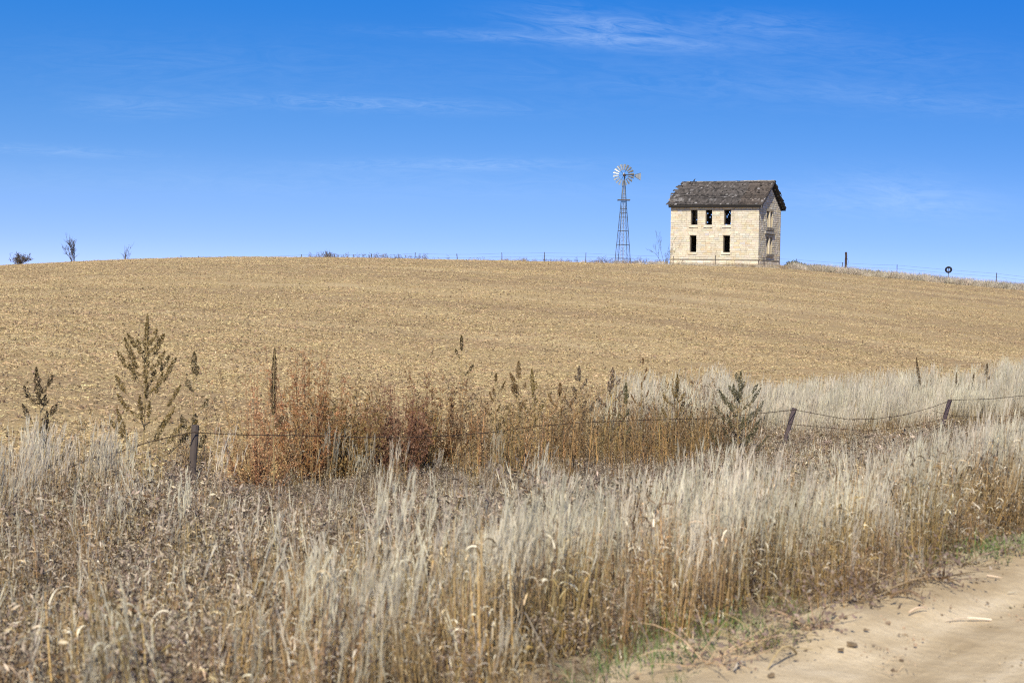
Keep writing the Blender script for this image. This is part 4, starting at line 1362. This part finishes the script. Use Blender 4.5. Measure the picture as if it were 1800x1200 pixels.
a, b = crest(1195, 1860, 1100, 150.5, 156.5, .55, 1.2); a2, b2 = crest(1075, 1180, 50, 152, 156, .4, .9)
a3, b3 = crest(830, 1080, 40, 153, 156, .3, .6); a4, b4 = crest(1420, 1860, 300, 152, 156, .6, 1.35)
b = b * (1 - .5 * (pxof(a[:, 0], a[:, 1]) < 1385))
scatter('crest_grass', 'tuft', np.concatenate([a, a2, a3, a4]), np.concatenate([b, b2, b3, b4]), None, .1, 'pale dry grass strip along the far fence and house', 'grass')
a, b = crest(1380, 1545, 170, 155.0, 158.5, .8, 1.7)
scatter('crest_weeds', 'greenweed', a, b, None, .1, 'low dark green weeds on the crest right of the house', 'weeds')
a, b = crest(540, 760, 150, 154, 159, .45, 1.7); a2, b2 = crest(760, 1170, 130, 154, 160, .35, 1.3); a3, b3 = crest(300, 540, 12, 154, 159, .3, .7); a4, b4 = crest(1040, 1200, 60, 154, 158, .6, 1.7)
scatter('crest_sprigs', 'sprig', np.concatenate([a, a2, a3, a4]), np.concatenate([b, b2, b3, b4]), None, .1, 'sparse dark weed sprigs along the skyline by the far fence', 'weeds')
a, b = crest(1235, 1540, 40, 150.8, 154, .9, 1.7); a2, b2 = crest(850, 1120, 26, 152.5, 155.5, .8, 1.6)
scatter('russet_grass', 'redtuft', np.concatenate([a, a2]), np.concatenate([b, b2]), None, .1, 'scattered russet grass tufts in the strip before the house', 'grass')


# ------------------------------------------------------------------ individual weeds along the near fence
def spike(mb, p0, p1, r, col, dens=1.0):
    p0, p1 = np.asarray(p0, float), np.asarray(p1, float); L = np.linalg.norm(p1 - p0)
    r = r * 1.12
    n = max(20, int(L * 1000 * dens))
    t_ = rng.random(n)
    prof = (.45 + .55 * np.sin(np.clip(t_ * 1.15, 0, 1) * math.pi) ** .6) * (.75 + .45 * np.abs(np.sin(t_ * L * 24 + rng.uniform(0, 3))))
    prof *= np.where(t_ > .85, 1 - (t_ - .85) / .15 * .7, 1)
    d, a, b = basis(p1 - p0, (1, .3, 0))
    th = rng.uniform(0, 6.28, n); rr = r * prof * np.sqrt(rng.uniform(.1, 1, n))
    bend = a[None] * (np.sin(t_ * 3)[:, None] * L * .03)
    P = p0 + (p1 - p0) * t_[:, None] + (np.cos(th) * rr)[:, None] * a + (np.sin(th) * rr)[:, None] * b + bend
    cc = np.asarray(col) * rng.normal(1, .28, (n, 1)).clip(.35, 1.9)
    mb.flecks(P, rng.uniform(.009, .021, n), cc, 1.5)


def pigweed(px, ptop, label, dp=1.1, nb=6, spl=.35, r=.032, col=(.105, .085, .042), width=.35, lean=0.0, low=.35, twin=0.0, sp_all=1.0, stemc=(.30, .22, .10), leafn=2):
    x, y = on_fence(px - lean * 60, FENCE_P + dp, ptop)
    g = gz(x, y)
    tp = at(px, ptop, y); H_ = tp[2] - g
    off = tp[0] - x
    root = empty('pigweed', (x, y, g), 0, label, 'weed')
    st, fo = MB(), MB()
    n = 8
    pts = np.array([[off * (i / (n - 1)) ** 1.3 + rng.normal(0, .008), rng.normal(0, .008), -.05 + (H_ + .05) * i / (n - 1)] for i in range(n)])
    st.tube(pts, np.linspace(.011, .004, n), 6, np.array(stemc))
    def on(t_):
        return np.array([np.interp(t_, np.linspace(0, 1, n), pts[:, i]) for i in range(3)])
    if spl > 0: spike(fo, on(1 - spl / H_), pts[-1], r, col, 1.35)
    if twin:
        t0 = on(.62); t1 = np.array([pts[-1][0] - twin, rng.normal(0, .05), H_ * .88])
        st.tube([t0, (t0 + t1) / 2 + [-twin * .25, 0, -.02], t1], [.006, .005, .003], 5, np.array(stemc)); spike(fo, t1 - (t1 - t0) * .6, t1, r * .95, col, 1.2)
    for k in range(nb):
        t_ = low + (.86 - low) * (k + rng.uniform(0, .8)) / nb
        p0 = on(t_); az = k * 2.4 + rng.normal(0, .4)
        reach = width * (1.05 - .8 * (t_ - low) / (1 - low)) * rng.uniform(.65, 1.15)
        p1 = p0 + np.array([math.cos(az) * reach, math.sin(az) * reach * .8, reach * rng.uniform(.55, 1.0)])
        mid = (p0 + p1) / 2 + np.array([math.cos(az), math.sin(az), -.7]) * reach * .10
        st.tube([p0, mid, p1], [.0055, .0045, .0025], 5, np.array(stemc))
        e = p1 + (p1 - mid) * .35 * sp_all + np.array([0, 0, .05])
        spike(fo, mid + (p1 - mid) * rng.uniform(0, .5), e, r * rng.uniform(.65, .95), np.array(col) * rng.normal(1, .15), .95)
        if rng.random() < .5: spike(fo, p0 + (mid - p0) * .4, mid + [0, 0, .03], r * .6, np.array(col) * 1.1, .6)
        for _ in range(leafn):
            q = p0 + (p1 - p0) * rng.random(); a2 = rng.uniform(0, 6.28)
            lp = blade_path(q, rng.uniform(.03, .06), rng.uniform(1, 1.8), a2, rng.uniform(.3, 1.2), 4)
            twisted(fo, lp, rng.uniform(.008, .014) * np.array([.4, 1, .8, .1]), a2, np.array(col) * rng.normal(1.5, .3), .5)
    st.build('stem', M_STEM, root); fo.build('seed_head' if nb < 3 else 'foliage', M_WEED, root)
    return root


OL, DK, BR = (.18, .122, .040), (.10, .068, .032), (.21, .125, .05)
pigweed(64, 645, 'dark topped leaning weed with drooping side sprays at the far left of the fence', .6, 9, .42, .036, DK, .40, -.28, .3, 0)
pigweed(262, 552, 'tallest olive brown pigweed with spreading branches left of the first fence post', .8, 24, .85, .038, OL, .52, .2, .22, .26, leafn=3)
pigweed(342, 618, 'spindly weed with a blackish knobbly tip rising above the left grey fence post', .9, 6, .28, .042, DK, .26, .05, .35)
pigweed(482, 612, 'straight dark brown single seed spike standing in front of the reddest bush', .2, 2, .85, .036, DK, .12, -.02, .5)
pigweed(810, 589, 'short tilted dark spike on a bare stalk above the right edge of the russet bush', 1.6, 2, .24, .03, DK, .20, -.15, .62, sp_all=.6)
pigweed(872, 655, 'wispy brown weed with tiny scattered seed clusters left of a twin headed one', 1.2, 9, .14, .02, BR, .28, 0, .3)
pigweed(912, 634, 'brown weed with two dark clustered heads side by side among orange stems', 1.2, 10, .28, .040, BR, .28, .03, .3, .10)
pigweed(935, 648, 'olive weed with its narrow seed spike bent over towards the right', .9, 9, .34, .038, OL, .24, -.14, .25)
pigweed(985, 672, 'low bushy brown weed between the bent spike and a tall feathery weed', .7, 12, .18, .03, BR, .32, 0, .25)
pigweed(1019, 643, 'feathery purplish brown weed with a dense knob of seed at its top', 1.3, 10, .26, .034, (.12, .085, .065), .27, 0, .3)
pigweed(1077, 645, 'reddish brown plume topped weed above a thick yellow stalk', 1.2, 9, .36, .038, (.14, .09, .062), .26, .06, .35, stemc=(.48, .34, .11))
pigweed(1101, 672, 'short greenish seed spike right beside the reddish plume topped weed', .6, 4, .36, .036, (.10, .095, .042), .15, .05, .35)
pigweed(1130, 628, 'thin wiry stalk with a sparse feathery tip rising higher than its neighbours', 1.4, 9, .12, .018, BR, .25, 0, .25)
pigweed(1191, 657, 'olive weed with one upright spike and stubby green heads at wire height', .4, 8, .42, .036, OL, .30, .03, .4)
pigweed(1215, 700, 'small solitary green seed head leaning right just above the fence wire', 1.2, 1, .20, .036, (.10, .10, .045), .1, .12, .6)
pigweed(1303, 652, 'cone shaped dark green weed with twin spikes left of the middle leaning post', -.6, 20, .50, .042, (.088, .08, .04), .55, .10, .15, .14, leafn=3)
pigweed(1611, 628, 'slender black spike tilted left out of the pale grass behind the fence', 2.2, 1, .75, .036, DK, .08, -.30, .6)
pigweed(1682, 654, 'faint thin dark stalk in pale grass just behind the right leaning post', 1.8, 1, .45, .022, DK, .08, 0, .7)
pigweed(1712, 655, 'thin dark stalk leaning right between two others in the pale grass', 1.6, 3, .34, .022, DK, .15, .12, .55)
pigweed(1736, 638, 'stout black seed head on a short stalk at the far right', 1.8, 2, .30, .045, DK, .10, .04, .75, sp_all=.4)


def kochia(px, ptop, half_px, label, col, col2, dp=1.2, n_b=70, wisps=8, seedk=1.0):
    x, y = on_fence(px, FENCE_P + dp, ptop)
    g = gz(x, y); H_ = at(px, ptop, y)[2] - g
    RW = half_px / FPX * y
    root = empty('bush', (x, y, g), 0, label, 'bush')
    st, fo = MB(), MB()
    for k in range(n_b):
        az = rng.uniform(0, 6.28); q = math.sqrt(rng.random())
        tipz = H_ * (1 - .28 * q ** 2) * rng.uniform(.55, 1.0)
        if k < wisps: tipz = H_ * rng.uniform(.95, 1.05)
        tip = np.array([math.cos(az) * RW * q * 1.15, math.sin(az) * RW * q * .85, tipz])
        b = np.array([tip[0] * .12, tip[1] * .12, -.03])
        mid = b + (tip - b) * .45 + np.array([tip[0] * .18, tip[1] * .18, -.03])
        tt = np.linspace(0, 1, 7)[:, None]
        pts = (1 - tt) ** 2 * b + 2 * tt * (1 - tt) * mid + tt ** 2 * tip
        mix = rng.random(); c = np.array(col) * mix + np.array(col2) * (1 - mix)
        st.tube(pts, np.linspace(.006, .0015, 7), 4, c * .9, False)
        for _ in range(18):
            u = rng.uniform(.16, .97); j = min(int(u * 6), 5); p0 = pts[j] + (pts[j + 1] - pts[j]) * (u * 6 - j)
            v = unit(np.array([*rng.normal(0, .9, 2), rng.uniform(.1, 1.2)]) + unit(tip - b) * .4); l = rng.uniform(.06, .22) * (1.15 - .6 * u)
            fo.ribbon([p0, p0 + v * l * .5, p0 + v * l], [.0035, .003, .0015], unit(np.cross(v, rng.normal(0, 1, 3))), c * rng.normal(1, .18))
            m = max(2, int((9 if u < .9 else 5) * seedk))
            P = p0 + v * l * rng.uniform(.2, 1.05, (m, 1)) + rng.normal(0, .014, (m, 3))
            fo.flecks(P, rng.uniform(.010, .024, m), c * rng.normal(1.1, .28, (m, 1)).clip(.4, 2), 1.8)
    st.build('stem', M_STEM, root); fo.build('foliage', M_WEED, root)


RED, RUST, TAN, PUR = (.31, .14, .07), (.28, .145, .055), (.35, .225, .105), (.25, .115, .07)
kochia(455, 640, 95, 'wispy reddish tumbleweed bush at the left end of the russet clump', (.33, .15, .085), TAN, .9, 60, 9, .75)
kochia(535, 598, 88, 'tallest rust red bush with feathery tips behind the single dark spike', RED, RUST, 1.3, 75, 6)
kochia(600, 650, 80, 'bushy golden brown tumbleweed in the middle of the russet clump', RUST, TAN, 1.0, 75, 5)
kochia(643, 690, 26, 'narrow reddish bush between the two big brown russet bushes', RED, TAN, 1.5, 30, 4)
kochia(703, 655, 58, 'dark purplish red bush left of the widest brown one', PUR, (.19, .10, .06), .6, 75, 5, 1.2)
kochia(772, 648, 66, 'broad dark brown bush at the right end of the russet clump', RUST, (.17, .10, .045), 1.0, 85, 6, 1.25)
kochia(345, 700, 40, 'sparse pinkish weed bush behind the left grey fence post', (.30, .19, .12), TAN, 1.1, 24, 3, .6)


# ------------------------------------------------------------------ things lying on the road and its edge
def road_pt(px, py):
    d = ray(px, py)
    for Y in np.arange(5, 40, .02):
        q = np.array([0, 0, EYE]) + d * Y
        if q[2] <= road_z(q[0], q[1]): break
    return np.array([q[0], q[1], road_z(q[0], q[1])])


def stalk(pa, pb, r, col, name, label, cat, bend=.003, group=None, lift=.006):
    a, b = road_pt(*pa), road_pt(*pb)
    mb = MB()
    m = (a + b) / 2 + np.array([0, 0, bend])
    tt = np.linspace(0, 1, 8)[:, None]
    pts = (1 - tt) ** 2 * a + 2 * tt * (1 - tt) * m + tt ** 2 * b
    rel = pts - a + np.array([0, 0, lift])
    mb.tube(rel, np.array([1, 1.05, .95, 1, .9, .85, .7, .5]) * r, 6, np.array(col))
    tw = unit(b - a)
    for k in (2, 5):
        v = unit((tw + rng.normal(0, .2, 3)) * [1, 1, .2]); twisted(mb, np.array([rel[k], rel[k] + v * .02, rel[k] + v * .045]), [r * 1.6, r * 1.8, .002], 0, np.array(col) * .9, .6)
    o = mb.build(name, M_GRASS); o.location = a
    return tag(o, label, cat, group)


stalk((1742, 1091), (1700, 1091), .0055, (.80, .70, .52), 'straw_stalk', 'pale thick straw stalk lying on the sandy road', 'straw')
stalk((1698, 1091.5), (1662, 1094), .004, (.62, .52, .37), 'straw_stalk', 'thinner dull straw end lying left of the pale stalk on the road', 'straw')
stalk((1165, 1135), (1232, 1152), .006, (.72, .60, .42), 'straw_stalk', 'bleached straw stalk poking from the grass onto the lower road edge', 'straw', .03)
stalk((1735, 1013), (1758, 1017), .004, (.70, .58, .40), 'straw_stalk', 'short pale straw piece on the sand near the right edge', 'straw')
stalk((1772, 1043), (1780, 1044), .004, (.75, .65, .48), 'straw_stalk', 'tiny bright straw chip on the road at the far right', 'straw')
stalk((1565, 1052), (1625, 1060), .007, (.30, .21, .12), 'twig', 'dark bent twig lying along the sandy bank edge', 'twig', .10)
stalk((1598, 1078), (1630, 1072), .005, (.55, .44, .29), 'twig', 'slim tan twig on sand just below a dark bent one', 'twig', .03)
stalk((1290, 1180), (1310, 1168), .005, (.66, .58, .45), 'straw_stalk', 'pale frayed straw lying beside the lower road edge', 'straw', .04)
stalk((1400, 1150), (1350, 1178), .006, (.45, .33, .18), 'twig', 'long brown stem trailing down onto the sand from the grass', 'twig', .12)
for k, (px, py, s_, lb) in enumerate(((1498, 1132, .013, 'dark clod on the road, larger one beside a small crumb'), (1478, 1142, .009, 'small dark soil crumb left of a larger clod on the road'),
                                      (1355, 1189, .010, 'dull earth clod near the bottom edge of the road'), (1523, 1110, .008, 'tiny dark pebble above the larger clod on the road'))):
    q = road_pt(px, py); mb = MB()
    mb.box((-s_ * 1.5, -s_, -.004), (s_ * 1.5, s_, s_ * .55), (.20, .145, .085), None, s_ * .35)
    o = mb.build('clod', M_STEM); o.location = q; o.rotation_euler = (0, 0, rng.uniform(0, 3)); tag(o, lb, 'clod')


def dry_sprawl(px, py, label, n=26, L=.30, col=BROWN):
    q = road_pt(px, py); mb = MB()
    for _ in range(n):
        az = rng.uniform(0, 6.28)
        pts = blade_path((rng.normal(0, .05), rng.normal(0, .05), 0), L * rng.uniform(.4, 1.1), rng.uniform(.7, 1.35), az, rng.uniform(.1, .9), 6)
        pts[:, 2] = np.maximum(pts[:, 2], .008)
        c = (np.array(col) if rng.random() < .6 else STRAW * .85) * rng.normal(1, .2)
        twisted(mb, pts, rng.uniform(.005, .010) * np.array([1, 1, .9, .8, .6, .2]), az, c, 1.5)
        mb.flecks(pts[2:] + rng.normal(0, .015, (4, 3)) + [0, 0, .01], rng.uniform(.012, .026, 4), np.array(DARK) * rng.normal(1.6, .4, (4, 1)), 1.6)
    o = mb.build('dead_weed', M_WEED); o.location = q
    tag(o, label, 'weed')


dry_sprawl(1632, 1020, 'dark sprawling dead weed on the sandy bank below green shoots', 46, .42)
dry_sprawl(1500, 1060, 'scraggly brown dead weed where grass meets sand, mid right', 40, .40, (.22, .16, .08))
dry_sprawl(1545, 1045, 'flattened dead weed on sand left of the darker sprawling one', 34, .36)
dry_sprawl(1345, 1140, 'withered tan weed spilling onto the lower road edge', 36, .42, (.34, .25, .13))
dry_sprawl(1255, 1170, 'limp straw coloured dead weed at the bottom of the road edge', 30, .40, (.40, .30, .17))
dry_sprawl(1425, 1105, 'small dead weed on the sand edge near its middle', 26, .30, (.25, .18, .10))
dry_sprawl(1700, 995, 'thin withered weed on the sand right of the dark sprawling one', 22, .30, (.30, .22, .12))
dry_sprawl(1775, 975, 'flattened brown weed on the sandy bank at the far right', 24, .32, (.28, .2, .1))
